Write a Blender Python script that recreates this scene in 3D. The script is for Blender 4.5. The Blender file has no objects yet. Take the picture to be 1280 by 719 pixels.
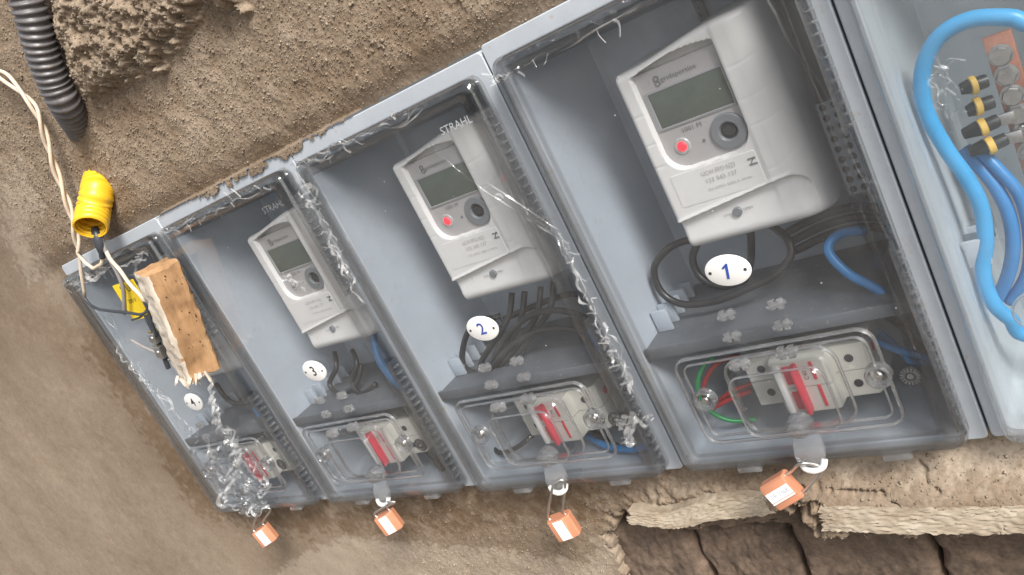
import bpy, bmesh, math, random
import numpy as np
from mathutils import Matrix, Vector, Quaternion

SC = bpy.context.scene
COL = SC.collection
RNG = np.random.default_rng(7)
random.seed(7)

# ------------------------------------------------------------------ camera
cam_data = bpy.data.cameras.new("camera")
cam_data.sensor_width = 36.0
cam_data.lens = 29.507
cam_data.clip_start = 0.01
cam_data.clip_end = 200.0
cam = bpy.data.objects.new("camera", cam_data)
COL.objects.link(cam)
cam.matrix_world = Matrix(((0.763640, 0.210580, 0.610336, 0.903039), (0.468400, 0.469918, -0.748184, -0.451250), (-0.444361, 0.857224, 0.260212, 0.324769), (0.000000, 0.000000, 0.000000, 1.000000)))
SC.camera = cam

# ------------------------------------------------------------------ sky and sun (bright overcast)
SUN_EL, SUN_AZ = math.radians(39), math.radians(122)
world = bpy.data.worlds.new("World")
SC.world = world
world.use_nodes = True
wn, wl = world.node_tree.nodes, world.node_tree.links
bg = wn["Background"]
sky = wn.new("ShaderNodeTexSky")
sky.sky_type = 'NISHITA'
sky.sun_disc = False
sky.sun_elevation = SUN_EL
sky.sun_rotation = SUN_AZ
sky.air_density = 1.0
sky.dust_density = 2.5
sky.ozone_density = 0.6
hs = wn.new("ShaderNodeHueSaturation")
hs.inputs["Saturation"].default_value = 0.25          # cloud veil: the blue is washed out evenly
wl.new(sky.outputs[0], hs.inputs["Color"])
wl.new(hs.outputs[0], bg.inputs["Color"])
bg.inputs["Strength"].default_value = 0.05
sun_data = bpy.data.lights.new("sun", 'SUN')
sun_data.energy = 1.5
sun_data.angle = math.radians(18)
sun_data.color = (1.0, 0.96, 0.90)
sun = bpy.data.objects.new("sun", sun_data)
COL.objects.link(sun)
sd = Vector((math.sin(SUN_AZ) * math.cos(SUN_EL), math.cos(SUN_AZ) * math.cos(SUN_EL), math.sin(SUN_EL)))
sun.rotation_euler = sd.to_track_quat('Z', 'Y').to_euler()

SC.view_settings.view_transform = 'Standard'
SC.view_settings.look = 'None'
SC.view_settings.gamma = 1.0
SC.view_settings.use_curve_mapping = False
SC.view_settings.exposure = 1.8
SC.render.engine = 'CYCLES'
SC.cycles.max_bounces = 16
SC.cycles.diffuse_bounces = 5
SC.cycles.glossy_bounces = 4
SC.cycles.transmission_bounces = 12
SC.cycles.transparent_max_bounces = 40
SC.cycles.sample_clamp_indirect = 6.0
SC.cycles.caustics_reflective = False
SC.cycles.caustics_refractive = False
SC.cycles.use_denoising = True

# ------------------------------------------------------------------ materials
def nodes_of(name):
    m = bpy.data.materials.new(name)
    m.use_nodes = True
    nt = m.node_tree
    return m, nt.nodes, nt.links, nt.nodes["Principled BSDF"], nt.nodes["Material Output"]

def ramp(n, l, src, stops):
    r = n.new("ShaderNodeValToRGB")
    while len(r.color_ramp.elements) > 1:
        r.color_ramp.elements.remove(r.color_ramp.elements[-1])
    for i, (p, c) in enumerate(stops):
        e = r.color_ramp.elements[0] if i == 0 else r.color_ramp.elements.new(p)
        e.position = p
        e.color = (*c, 1) if len(c) == 3 else c
    l.new(src, r.inputs[0])
    return r.outputs[0]

def noise(n, l, scale, detail=4, rough=0.55, coord="Object", stretch=None):
    tc = n.new("ShaderNodeTexCoord")
    t = n.new("ShaderNodeTexNoise")
    t.inputs["Scale"].default_value = scale
    t.inputs["Detail"].default_value = detail
    t.inputs["Roughness"].default_value = rough
    if stretch:
        mp = n.new("ShaderNodeMapping")
        mp.inputs["Scale"].default_value = stretch
        l.new(tc.outputs[coord], mp.inputs[0])
        l.new(mp.outputs[0], t.inputs[0])
    else:
        l.new(tc.outputs[coord], t.inputs[0])
    return t.outputs[0]

def mixc(n, l, fac, a, b, mode='MIX'):
    m = n.new("ShaderNodeMix")
    m.data_type = 'RGBA'
    m.blend_type = mode
    for s, v in ((0, fac), (6, a), (7, b)):
        if hasattr(v, "links"):
            l.new(v, m.inputs[s])
        elif s == 0:
            m.inputs[0].default_value = v
        else:
            m.inputs[s].default_value = (*v, 1)
    return m.outputs[2]

def bump(n, l, p, h, strength, dist):
    b = n.new("ShaderNodeBump")
    b.inputs["Strength"].default_value = strength
    b.inputs["Distance"].default_value = dist
    l.new(h, b.inputs["Height"])
    l.new(b.outputs[0], p.inputs["Normal"])

def plastic(name, col, rough=0.45, var=0.12, scale=60, spec=0.5, bmp=0.0, dirt=None):
    """moulded plastic: slight mottling, uneven gloss, optional dirt specks"""
    m, n, l, p, o = nodes_of(name)
    f = noise(n, l, scale, 5, 0.6)
    lo = tuple(c * (1 - var) for c in col)
    hi = tuple(min(1, c * (1 + var * 0.6)) for c in col)
    c = ramp(n, l, f, [(0.3, lo), (0.7, hi)])
    if dirt:
        g = noise(n, l, scale * 4.5, 3, 0.7)
        k = ramp(n, l, g, [(0.60, (0, 0, 0)), (0.72, (1, 1, 1))])
        c = mixc(n, l, k, c, dirt)
    l.new(c, p.inputs["Base Color"])
    r = n.new("ShaderNodeMapRange")
    r.inputs[3].default_value = max(0.02, rough - 0.1)
    r.inputs[4].default_value = rough + 0.12
    l.new(f, r.inputs[0])
    l.new(r.outputs[0], p.inputs["Roughness"])
    p.inputs["Specular IOR Level"].default_value = spec
    if bmp:
        bump(n, l, p, f, bmp, 0.001)
    return m

def metal(name, col, rough=0.3):
    m, n, l, p, o = nodes_of(name)
    f = noise(n, l, 180, 5, 0.65)
    c = ramp(n, l, f, [(0.3, tuple(x * 0.7 for x in col)), (0.7, col)])
    l.new(c, p.inputs["Base Color"])
    p.inputs["Metallic"].default_value = 1.0
    r = n.new("ShaderNodeMapRange")
    r.inputs[3].default_value = rough * 0.7
    r.inputs[4].default_value = rough * 1.5
    l.new(f, r.inputs[0])
    l.new(r.outputs[0], p.inputs["Roughness"])
    return m

def clear(name, tint=0.93, dust_haze=0.05, rough=0.06, ior=1.5, haze_col=(0.75, 0.75, 0.76), bscale=0, bstr=0.2, boost=1.0, glass=0.0, specks=False):
    """clear polycarbonate as a thin wall: straight-through light, fresnel gloss, a dusty diffuse veil that also stands in for haze"""
    m, n, l, p, o = nodes_of(name)
    n.remove(p)
    tr = n.new("ShaderNodeBsdfTransparent")
    tr.inputs[0].default_value = (tint * 0.985, tint * 0.993, tint, 1)
    gl = n.new("ShaderNodeBsdfGlossy")
    gl.inputs["Roughness"].default_value = rough
    df = n.new("ShaderNodeBsdfDiffuse")
    df.inputs[0].default_value = (*haze_col, 1)
    fr = n.new("ShaderNodeFresnel")
    geo = n.new("ShaderNodeNewGeometry")                # thin wall: same reflectance from both sides
    mr = n.new("ShaderNodeMapRange")
    mr.inputs[3].default_value = ior
    mr.inputs[4].default_value = 1.0 / ior
    l.new(geo.outputs["Backfacing"], mr.inputs[0])
    l.new(mr.outputs[0], fr.inputs[0])
    sm = noise(n, l, 22, 6, 0.62)
    rr_ = ramp(n, l, sm, [(0.30, (dust_haze * 0.35,) * 3), (0.55, (dust_haze,) * 3), (0.78, (min(1, dust_haze * 2.2),) * 3)])
    if specks:                                           # settled grit: sparse pale specks
        tc2 = n.new("ShaderNodeTexCoord")
        v1 = n.new("ShaderNodeTexVoronoi"); v1.inputs["Scale"].default_value = 95
        l.new(tc2.outputs["Object"], v1.inputs["Vector"])
        d1 = ramp(n, l, v1.outputs["Distance"], [(0.02, (0.6, 0.6, 0.6)), (0.07, (0, 0, 0))])
        sx = n.new("ShaderNodeSeparateColor"); l.new(v1.outputs["Color"], sx.inputs[0])
        k1 = ramp(n, l, sx.outputs[0], [(0.80, (0, 0, 0)), (0.84, (1, 1, 1))])
        rr_ = mixc(n, l, 1.0, rr_, mixc(n, l, 1.0, d1, k1, 'MULTIPLY'), 'ADD')
    m1 = n.new("ShaderNodeMixShader")
    l.new(rr_, m1.inputs[0])
    body = tr
    if glass:                                            # thick mouldings bend part of the light at their edges
        rf = n.new("ShaderNodeBsdfGlass")
        rf.inputs["Color"].default_value = (tint, tint, tint, 1)
        rf.inputs["Roughness"].default_value = 0.03
        rf.inputs["IOR"].default_value = 1.5
        body = n.new("ShaderNodeMixShader")
        body.inputs[0].default_value = glass
        l.new(tr.outputs[0], body.inputs[1])
        l.new(rf.outputs[0], body.inputs[2])
    l.new(body.outputs[0], m1.inputs[1])
    l.new(df.outputs[0], m1.inputs[2])
    m2 = n.new("ShaderNodeMixShader")
    k = n.new("ShaderNodeMath")
    k.operation = 'MULTIPLY'
    k.inputs[1].default_value = boost
    k.use_clamp = True
    l.new(fr.outputs[0], k.inputs[0])
    l.new(k.outputs[0], m2.inputs[0])
    l.new(m1.outputs[0], m2.inputs[1])
    l.new(gl.outputs[0], m2.inputs[2])
    l.new(m2.outputs[0], o.inputs[0])
    if bscale:
        b = n.new("ShaderNodeBump")
        b.inputs["Strength"].default_value = bstr
        b.inputs["Distance"].default_value = 0.001
        l.new(noise(n, l, bscale, 3, 0.5), b.inputs["Height"])
        l.new(b.outputs[0], gl.inputs["Normal"])
        l.new(b.outputs[0], fr.inputs["Normal"])
    return m

M = {}
def build_materials():
    # plaster: wet / dry tones follow the attribute "pale" (stains of their own shape, plus painted haze at lower left), grain from noise
    m, n, l, p, o = nodes_of("plaster")
    at = n.new("ShaderNodeAttribute"); at.attribute_name = "pale"
    f1 = noise(n, l, 7, 2, 0.5)
    f2 = noise(n, l, 330, 4, 0.75)
    f3 = noise(n, l, 70, 5, 0.65)
    wet = ramp(n, l, f1, [(0.3, (0.124, 0.082, 0.050)), (0.7, (0.176, 0.119, 0.074))])
    dry = ramp(n, l, f1, [(0.3, (0.295, 0.237, 0.180)), (0.7, (0.365, 0.302, 0.237))])
    base = mixc(n, l, at.outputs["Fac"], wet, dry)
    sp = ramp(n, l, f2, [(0.32, (0.42, 0.40, 0.38)), (0.5, (1, 1, 1)), (0.70, (1.45, 1.42, 1.38))])
    ac = n.new("ShaderNodeAttribute"); ac.attribute_name = "coarse"
    cs = n.new("ShaderNodeMapRange"); cs.inputs[3].default_value = 0.20; cs.inputs[4].default_value = 0.60
    l.new(ac.outputs["Fac"], cs.inputs[0])
    base = mixc(n, l, cs.outputs[0], base, sp, 'MULTIPLY')
    sp2 = ramp(n, l, f3, [(0.3, (0.72, 0.70, 0.68)), (0.65, (1.15, 1.14, 1.12))])
    c2 = n.new("ShaderNodeMapRange"); c2.inputs[3].default_value = 0.12; c2.inputs[4].default_value = 0.50
    l.new(ac.outputs["Fac"], c2.inputs[0])
    base = mixc(n, l, c2.outputs[0], base, sp2, 'MULTIPLY')
    l.new(base, p.inputs["Base Color"])
    p.inputs["Roughness"].default_value = 0.9
    p.inputs["Specular IOR Level"].default_value = 0.25
    tc = n.new("ShaderNodeTexCoord")
    vo = n.new("ShaderNodeTexVoronoi"); vo.inputs["Scale"].default_value = 420; vo.inputs["Randomness"].default_value = 1.0
    l.new(tc.outputs["Object"], vo.inputs["Vector"])
    gm = n.new("ShaderNodeMath"); gm.operation = 'MULTIPLY_ADD'; gm.inputs[1].default_value = -0.9
    l.new(vo.outputs["Distance"], gm.inputs[0]); l.new(f2, gm.inputs[2])
    bump(n, l, p, gm.outputs[0], 0.35, 0.0010)
    bs = n.new("ShaderNodeMapRange"); bs.inputs[3].default_value = 0.06; bs.inputs[4].default_value = 0.30
    l.new(ac.outputs["Fac"], bs.inputs[0])
    l.new(bs.outputs[0], p.inputs["Normal"].links[0].from_node.inputs["Strength"])
    M["plaster"] = m
    # bricks of the old wall
    m, n, l, p, o = nodes_of("old_brick")
    f1 = noise(n, l, 40, 6, 0.7); f2 = noise(n, l, 300, 3, 0.7)
    c = ramp(n, l, f1, [(0.28, (0.075, 0.053, 0.040)), (0.5, (0.145, 0.105, 0.078)), (0.72, (0.23, 0.160, 0.115))])
    c = mixc(n, l, 0.7, c, ramp(n, l, f2, [(0.3, (0.6, 0.6, 0.6)), (0.7, (1.3, 1.28, 1.25))]), 'MULTIPLY')
    l.new(c, p.inputs["Base Color"]); p.inputs["Roughness"].default_value = 0.95
    bump(n, l, p, f2, 0.5, 0.0010)
    M["brick"] = m
    # weathered timber
    def wood(name, stops, stretch, s=60, bs=0.8):
        m, n, l, p, o = nodes_of(name)
        f = noise(n, l, s, 6, 0.65, stretch=stretch)
        c = ramp(n, l, f, stops)
        g = noise(n, l, 35, 4, 0.6)
        c = mixc(n, l, 0.6, c, ramp(n, l, g, [(0.3, (0.55, 0.50, 0.45)), (0.6, (1.1, 1.1, 1.1))]), 'MULTIPLY')
        l.new(c, p.inputs["Base Color"]); p.inputs["Roughness"].default_value = 0.85
        bump(n, l, p, f, bs, 0.0015)
        return m
    M["lath"] = wood("pale_layered_edge", [(0.30, (0.25, 0.195, 0.14)), (0.48, (0.36, 0.298, 0.225)), (0.70, (0.45, 0.39, 0.31))], (0.35, 1, 0.8), 120, 0.25)
    M["block"] = wood("orange_brown_wood", [(0.28, (0.24, 0.135, 0.065)), (0.5, (0.44, 0.255, 0.125)), (0.72, (0.55, 0.35, 0.19))], (1, 1, 0.25), 70)
    M["block_side"] = wood("pale_split_wood", [(0.3, (0.42, 0.34, 0.26)), (0.6, (0.66, 0.60, 0.52)), (0.75, (0.78, 0.74, 0.68))], (1, 1, 0.12), 150)
    M["hole"] = plastic("bored_hole", (0.02, 0.014, 0.01), 0.9, 0.3)
    # box and lids
    M["grey_pale"] = plastic("pale_grey_polycarbonate", (0.47, 0.52, 0.55), 0.42, 0.06, 30, bmp=0.03, dirt=(0.42, 0.43, 0.44))
    M["grey"] = plastic("grey_polycarbonate", (0.43, 0.475, 0.535), 0.42, 0.06, 30, bmp=0.03, dirt=(0.40, 0.42, 0.44))
    M["greyflange"] = plastic("grey_flange", (0.45, 0.485, 0.53), 0.5, 0.08, 35, bmp=0.05, dirt=(0.42, 0.38, 0.32))
    M["shelf"] = plastic("dark_grey_shelf", (0.13, 0.142, 0.16), 0.5, 0.10, 40, bmp=0.04, dirt=(0.22, 0.22, 0.22))
    M["lid"] = clear("smoked_lid", 0.962, 0.020, 0.05, bscale=28, bstr=0.05, specks=True)
    M["lid_pale"] = clear("pale_lid", 0.985, 0.04, 0.12, haze_col=(0.78, 0.84, 0.86), bscale=28, bstr=0.05)
    M["cover"] = clear("cover_wall", 0.975, 0.010, 0.02, boost=1.9)
    M["pane"] = clear("clear_pane", 0.985, 0.012, 0.04)
    M["lidedge"] = clear("lid_edge", 0.86, 0.012, 0.04, boost=1.5, glass=0.18, bscale=60, bstr=0.1)  # darker tint stands in for internal reflection along the lid's edges
    M["lidedge_pale"] = clear("pale_lid_edge", 0.97, 0.03, 0.08, glass=0.2, bscale=60, bstr=0.1)
    M["clear"] = clear("clear_fitting", 0.94, 0.07, 0.02, boost=2.2, glass=0.5)  # diffuse white mixed in to paint bright lines along the mouldings
    M["clearbright"] = clear("highlit_lug", 0.95, 0.11, 0.04, boost=2.4, glass=0.5, bscale=260, bstr=0.5)  # clear lugs; extra white mixed in as painted highlight
    M["film"] = clear("crumpled_film", 0.992, 0.018, 0.10, boost=1.1, haze_col=(0.9, 0.9, 0.9), bscale=400, bstr=0.6)
    M["film_white"] = clear("torn_film", 0.985, 0.20, 0.12, boost=1.5, haze_col=(0.9, 0.89, 0.88), bscale=400, bstr=0.6)
    # meter
    M["meter"] = plastic("meter_white", (0.82, 0.80, 0.785), 0.42, 0.03, 40)
    M["face"] = plastic("meter_faceplate", (0.46, 0.44, 0.44), 0.3, 0.04, 40)
    M["lcd"] = plastic("liquid_crystal", (0.105, 0.125, 0.105), 0.18, 0.10, 120)
    M["lcd_frame"] = plastic("display_frame", (0.36, 0.36, 0.37), 0.3, 0.05)
    M["port"] = plastic("port_ring", (0.22, 0.235, 0.25), 0.35, 0.06)
    M["dark"] = plastic("dark_recess", (0.035, 0.036, 0.04), 0.6, 0.2)
    M["print"] = plastic("grey_print", (0.20, 0.20, 0.205), 0.6, 0.15)
    M["printfaint"] = plastic("faint_print", (0.50, 0.49, 0.485), 0.6, 0.1)
    M["moulded"] = plastic("moulded_letters", (0.40, 0.41, 0.42), 0.4, 0.1)
    M["label"] = plastic("label_paper", (0.81, 0.79, 0.775), 0.6, 0.03)
    m, n, l, p, o = nodes_of("red_led")
    p.inputs["Base Color"].default_value = (0.6, 0.05, 0.06, 1)
    p.inputs["Emission Color"].default_value = (1.0, 0.02, 0.035, 1)
    p.inputs["Emission Strength"].default_value = 0.7
    f = noise(n, l, 700, 2, 0.5)
    l.new(ramp(n, l, f, [(0.3, (0.22, 0.015, 0.02)), (0.7, (0.40, 0.03, 0.035))]), p.inputs["Base Color"])
    M["led"] = m
    # small things
    M["breaker"] = plastic("breaker_cream", (0.66, 0.64, 0.58), 0.45, 0.05)
    M["red"] = plastic("breaker_red", (0.74, 0.06, 0.095), 0.4, 0.10)
    M["tag"] = plastic("tag_white", (0.80, 0.79, 0.77), 0.45, 0.04)
    M["ink"] = plastic("blue_ink", (0.03, 0.07, 0.36), 0.6, 0.2)
    M["blackink"] = plastic("black_ink", (0.03, 0.03, 0.035), 0.6, 0.2)
    M["orange"] = plastic("orange_anodised", (0.55, 0.24, 0.14), 0.32, 0.08, 90)
    M["sticker"] = plastic("white_sticker", (0.82, 0.82, 0.82), 0.5, 0.03)
    M["greyink"] = plastic("sticker_print", (0.42, 0.43, 0.50), 0.6, 0.2)
    M["steel"] = metal("bright_steel", (0.72, 0.70, 0.68), 0.28)
    M["copper"] = metal("copper", (0.80, 0.36, 0.23), 0.42)
    m, n, l, p, o = nodes_of("busbar_copper")
    f = noise(n, l, 120, 5, 0.6)
    l.new(ramp(n, l, f, [(0.3, (0.42, 0.15, 0.09)), (0.7, (0.62, 0.27, 0.18))]), p.inputs["Base Color"])
    p.inputs["Roughness"].default_value = 0.5; p.inputs["Metallic"].default_value = 0.25
    M["busbar"] = m
    M["blue"] = plastic("blue_insulation", (0.035, 0.24, 0.56), 0.35, 0.10, 80)
    M["bluethick"] = plastic("sky_blue_insulation", (0.05, 0.37, 0.72), 0.36, 0.08, 80)
    M["black"] = plastic("black_insulation", (0.020, 0.021, 0.023), 0.35, 0.2, 80)
    M["green"] = plastic("green_insulation", (0.02, 0.30, 0.09), 0.35, 0.1, 80)
    M["redwire"] = plastic("red_insulation", (0.42, 0.03, 0.03), 0.35, 0.1, 80)
    M["cream"] = plastic("cream_cord", (0.66, 0.55, 0.43), 0.6, 0.14, 120, dirt=(0.45, 0.36, 0.27))
    M["greywire"] = plastic("grey_wire", (0.28, 0.26, 0.25), 0.55, 0.12, 120)
    M["tape"] = plastic("insulating_tape", (0.045, 0.05, 0.06), 0.4, 0.25, 140)
    M["yellow"] = plastic("yellow_conduit", (0.80, 0.47, 0.02), 0.38, 0.10, 60, dirt=(0.62, 0.44, 0.17))
    M["yellowcard"] = plastic("yellow_card", (0.82, 0.58, 0.02), 0.5, 0.06, 60)
    M["marker"] = plastic("yellow_marker", (0.78, 0.50, 0.10), 0.5, 0.06, 60)
    M["conduit"] = plastic("dark_conduit", (0.12, 0.112, 0.115), 0.38, 0.25, 70, dirt=(0.25, 0.20, 0.15))
    m, n, l, p, o = nodes_of("packed_earth")
    l.new(ramp(n, l, noise(n, l, 3, 6, 0.6), [(0.3, (0.13, 0.11, 0.09)), (0.7, (0.20, 0.175, 0.15))]), p.inputs["Base Color"])
    p.inputs["Roughness"].default_value = 0.95
    M["earth"] = m
build_materials()

# ------------------------------------------------------------------ mesh helpers
def link(o, parent=None, label=None, cat=None, group=None, kind=None):
    COL.objects.link(o)
    if parent is not None:
        o.parent = parent
    if label: o["label"] = label
    if cat: o["category"] = cat
    if group: o["group"] = group
    if kind: o["kind"] = kind
    return o

def thing(name, loc, label, cat, group=None, rot=None):
    o = bpy.data.objects.new(name, None)
    o.empty_display_size = 0.01
    o.location = loc
    if rot is not None:
        o.rotation_mode = 'QUATERNION'
        o.rotation_quaternion = rot
    return link(o, None, label, cat, group)

class MB:
    """collects vertices and faces of one mesh"""
    def __init__(s): s.v, s.f, s.mi, s.cur = [], [], [], 0
    def add(s, vs, fs):
        b = len(s.v)
        s.v += [tuple(map(float, v)) for v in vs]
        s.f += [tuple(i + b for i in f) for f in fs]
        s.mi += [s.cur] * len(fs)
        return s
    def box(s, x0, x1, y0, y1, z0, z1, b=0.0006):
        bm = bmesh.new()
        bmesh.ops.create_cube(bm, size=1)
        for v in bm.verts:
            v.co = ((x0 + x1) / 2 + v.co.x * (x1 - x0), (y0 + y1) / 2 + v.co.y * (y1 - y0), (z0 + z1) / 2 + v.co.z * (z1 - z0))
        if b:
            bmesh.ops.bevel(bm, geom=bm.edges[:] , offset=b, segments=2, affect='EDGES', profile=0.5)
        s._bm(bm); return s
    def _bm(s, bm):
        bm.verts.ensure_lookup_table()
        bm.verts.index_update()
        s.add([v.co for v in bm.verts], [[v.index for v in f.verts] for f in bm.faces])
        bm.free()
    def loft(s, loops, cap0=False, cap1=False, closed=True):
        n = len(loops[0]); vs = [p for L in loops for p in L]; fs = []
        for k in range(len(loops) - 1):
            for i in range(n if closed else n - 1):
                j = (i + 1) % n
                fs.append((k * n + i, k * n + j, (k + 1) * n + j, (k + 1) * n + i))
        if cap0: fs.append(tuple(reversed(range(n))))
        if cap1: fs.append(tuple((len(loops) - 1) * n + i for i in range(n)))
        return s.add(vs, fs)
    def disc(s, c, r, ax, depth=0.001, n=20, rz=None, bev=0.0):
        """short cylinder facing -ax ; c is the front centre"""
        ax = Vector(ax).normalized(); u = ax.orthogonal().normalized()
        if abs(ax.y) > 0.9: u = Vector((1, 0, 0))
        w = ax.cross(u)
        rz = rz or r
        L = []
        for (k, d) in (((1 - bev), 0), (1, bev * r), (1, depth)):
            L.append([Vector(c) + ax * d + u * (r * k * math.cos(t)) + w * (rz * k * math.sin(t)) for t in [2 * math.pi * i / n for i in range(n)]])
        return s.loft(L, cap0=True, cap1=True)
    def tube(s, pts, r, n=10, res=6, cap=True, rings=None):
        P = spline(pts, res); s.sweep(P, [r] * len(P) if not callable(r) else [r(i / (len(P) - 1)) for i in range(len(P))], n, cap); return s
    def sweep(s, P, R, n, cap=True):
        P = [Vector(p) for p in P]; T = []
        for i in range(len(P)):
            T.append((P[min(i + 1, len(P) - 1)] - P[max(i - 1, 0)]).normalized())
        u = T[0].orthogonal().normalized(); L = []
        for i, (p, t) in enumerate(zip(P, T)):
            u = (u - t * u.dot(t)).normalized(); w = t.cross(u)
            L.append([p + (u * math.cos(a) + w * math.sin(a)) * R[i] for a in [2 * math.pi * k / n for k in range(n)]])
        s.loft(L, cap, cap); return s
    def build(s, name, mat, parent=None, smooth=True, angle=35, recalc=True, **kw):
        me = bpy.data.meshes.new(name)
        me.from_pydata(s.v, [], s.f)
        mats = mat if isinstance(mat, (list, tuple)) else [mat]
        for m in mats: me.materials.append(M[m] if isinstance(m, str) else m)
        if len(mats) > 1: me.polygons.foreach_set("material_index", s.mi)
        if recalc:
            bm = bmesh.new(); bm.from_mesh(me)
            bmesh.ops.recalc_face_normals(bm, faces=bm.faces[:]); bm.to_mesh(me); bm.free()
        if smooth:
            me.polygons.foreach_set("use_smooth", [True] * len(me.polygons))
            if angle: me.set_sharp_from_angle(angle=math.radians(angle))
        me.update()
        return link(bpy.data.objects.new(name, me), parent, **kw)

def spline(pts, res=6):
    P = [Vector(p) for p in pts]
    if len(P) < 3: return [P[0].lerp(P[-1], i / res) for i in range(res + 1)]
    Q = [P[0] * 2 - P[1]] + P + [P[-1] * 2 - P[-2]]; out = []
    for i in range(1, len(Q) - 2):
        a, b, c, d = Q[i - 1:i + 3]
        for k in range(res):
            t = k / res
            out.append(0.5 * ((2 * b) + (c - a) * t + (2 * a - 5 * b + 4 * c - d) * t * t + (3 * b - a - 3 * c + d) * t ** 3))
    out.append(P[-1]); return out

def rr(x0, z0, x1, z1, r, y, n=5):
    """rounded rectangle loop in the plane y"""
    out = []
    for cx, cz, a0 in ((x1 - r, z1 - r, 0), (x0 + r, z1 - r, 90), (x0 + r, z0 + r, 180), (x1 - r, z0 + r, 270)):
        for i in range(n + 1):
            a = math.radians(a0 + 90 * i / n); out.append((cx + r * math.cos(a), y, cz + r * math.sin(a)))
    return out

def cable(name, pts, r, mat, label, group=None, cat="cable", n=10, res=8):
    return MB().tube(pts, r, n, res).build(name, mat, None, angle=0, label=label, cat=cat, group=group)

FONT_CACHE = {}
def lettering(text, size, mat, parent, loc, name="lettering", width=None, tilt=0.0, shear=0.0, bold=0.0, **kw):
    """flat printed letters standing in the xz plane, centred on loc, facing -y"""
    key = (text, size, mat, shear, bold)
    if key not in FONT_CACHE:
        cu = bpy.data.curves.new(name, 'FONT'); cu.body = text; cu.size = size
        cu.align_x = 'CENTER'; cu.align_y = 'CENTER'; cu.resolution_u = 2; cu.shear = shear; cu.offset = bold
        ob = bpy.data.objects.new(name, cu); COL.objects.link(ob)
        me = bpy.data.meshes.new_from_object(ob.evaluated_get(bpy.context.evaluated_depsgraph_get()))
        bpy.data.objects.remove(ob); bpy.data.curves.remove(cu)
        me.name = name; me.materials.clear(); me.materials.append(M[mat])
        FONT_CACHE[key] = me
    o = bpy.data.objects.new(name, FONT_CACHE[key])
    o.location = loc; o.rotation_euler = (math.pi / 2, tilt, 0)
    if width:
        xs = [v.co.x for v in FONT_CACHE[key].vertices]
        if xs: o.scale = (width / (max(xs) - min(xs)), 1, 1)
    return link(o, parent, **kw)

def smooth01(a, b, x):
    t = np.clip((x - a) / (b - a), 0, 1); return t * t * (3 - 2 * t)

def fft_noise(shape, lo, hi, seed, power=1.0):
    """tileable band-limited noise; wavelengths lo..hi in samples, unit variance"""
    r = np.random.default_rng(seed)
    F = np.fft.rfft2(r.standard_normal(shape))
    fy = np.fft.fftfreq(shape[0])[:, None]; fx = np.fft.rfftfreq(shape[1])[None, :]
    f = np.sqrt(fx * fx + fy * fy) + 1e-9
    F *= np.exp(-(f * lo) ** 2 * 0.6) * (1 - np.exp(-(f * hi) ** 2)) * f ** (-power * 0.5)
    g = np.fft.irfft2(F, shape); return g / g.std()

def sample(G, u, v):
    """bilinear lookup with wrap"""
    h, w = G.shape
    u0 = np.floor(u).astype(int); v0 = np.floor(v).astype(int); fu = u - u0; fv = v - v0
    a = G[v0 % h, u0 % w]; b = G[v0 % h, (u0 + 1) % w]; c = G[(v0 + 1) % h, u0 % w]; d = G[(v0 + 1) % h, (u0 + 1) % w]
    return (a * (1 - fu) + b * fu) * (1 - fv) + (c * (1 - fu) + d * fu) * fv

def poly_sd(X, Z, pts):
    """signed distance to a polygon in (x,z); negative inside"""
    P = [(p[0], p[-1]) for p in pts]; d = np.full(X.shape, 1e9); ins = np.zeros(X.shape, bool)
    for i in range(len(P)):
        (ax, az), (bx, bz) = P[i - 1], P[i]
        ex, ez = bx - ax, bz - az
        t = np.clip(((X - ax) * ex + (Z - az) * ez) / (ex * ex + ez * ez + 1e-12), 0, 1)
        d = np.minimum(d, np.hypot(X - ax - ex * t, Z - az - ez * t))
        with np.errstate(divide='ignore', invalid='ignore'):
            c = ((az > Z) != (bz > Z)) & (X < (bx - ax) * (Z - az) / (bz - az + 1e-15) + ax)
        ins ^= c
    return np.where(ins, -d, d)

# ================================================================== the ground and the plaster wall
W, H, DEPTH = 0.2, 0.325, 0.10            # one box: width, height, depth
NBOX = 5

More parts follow.
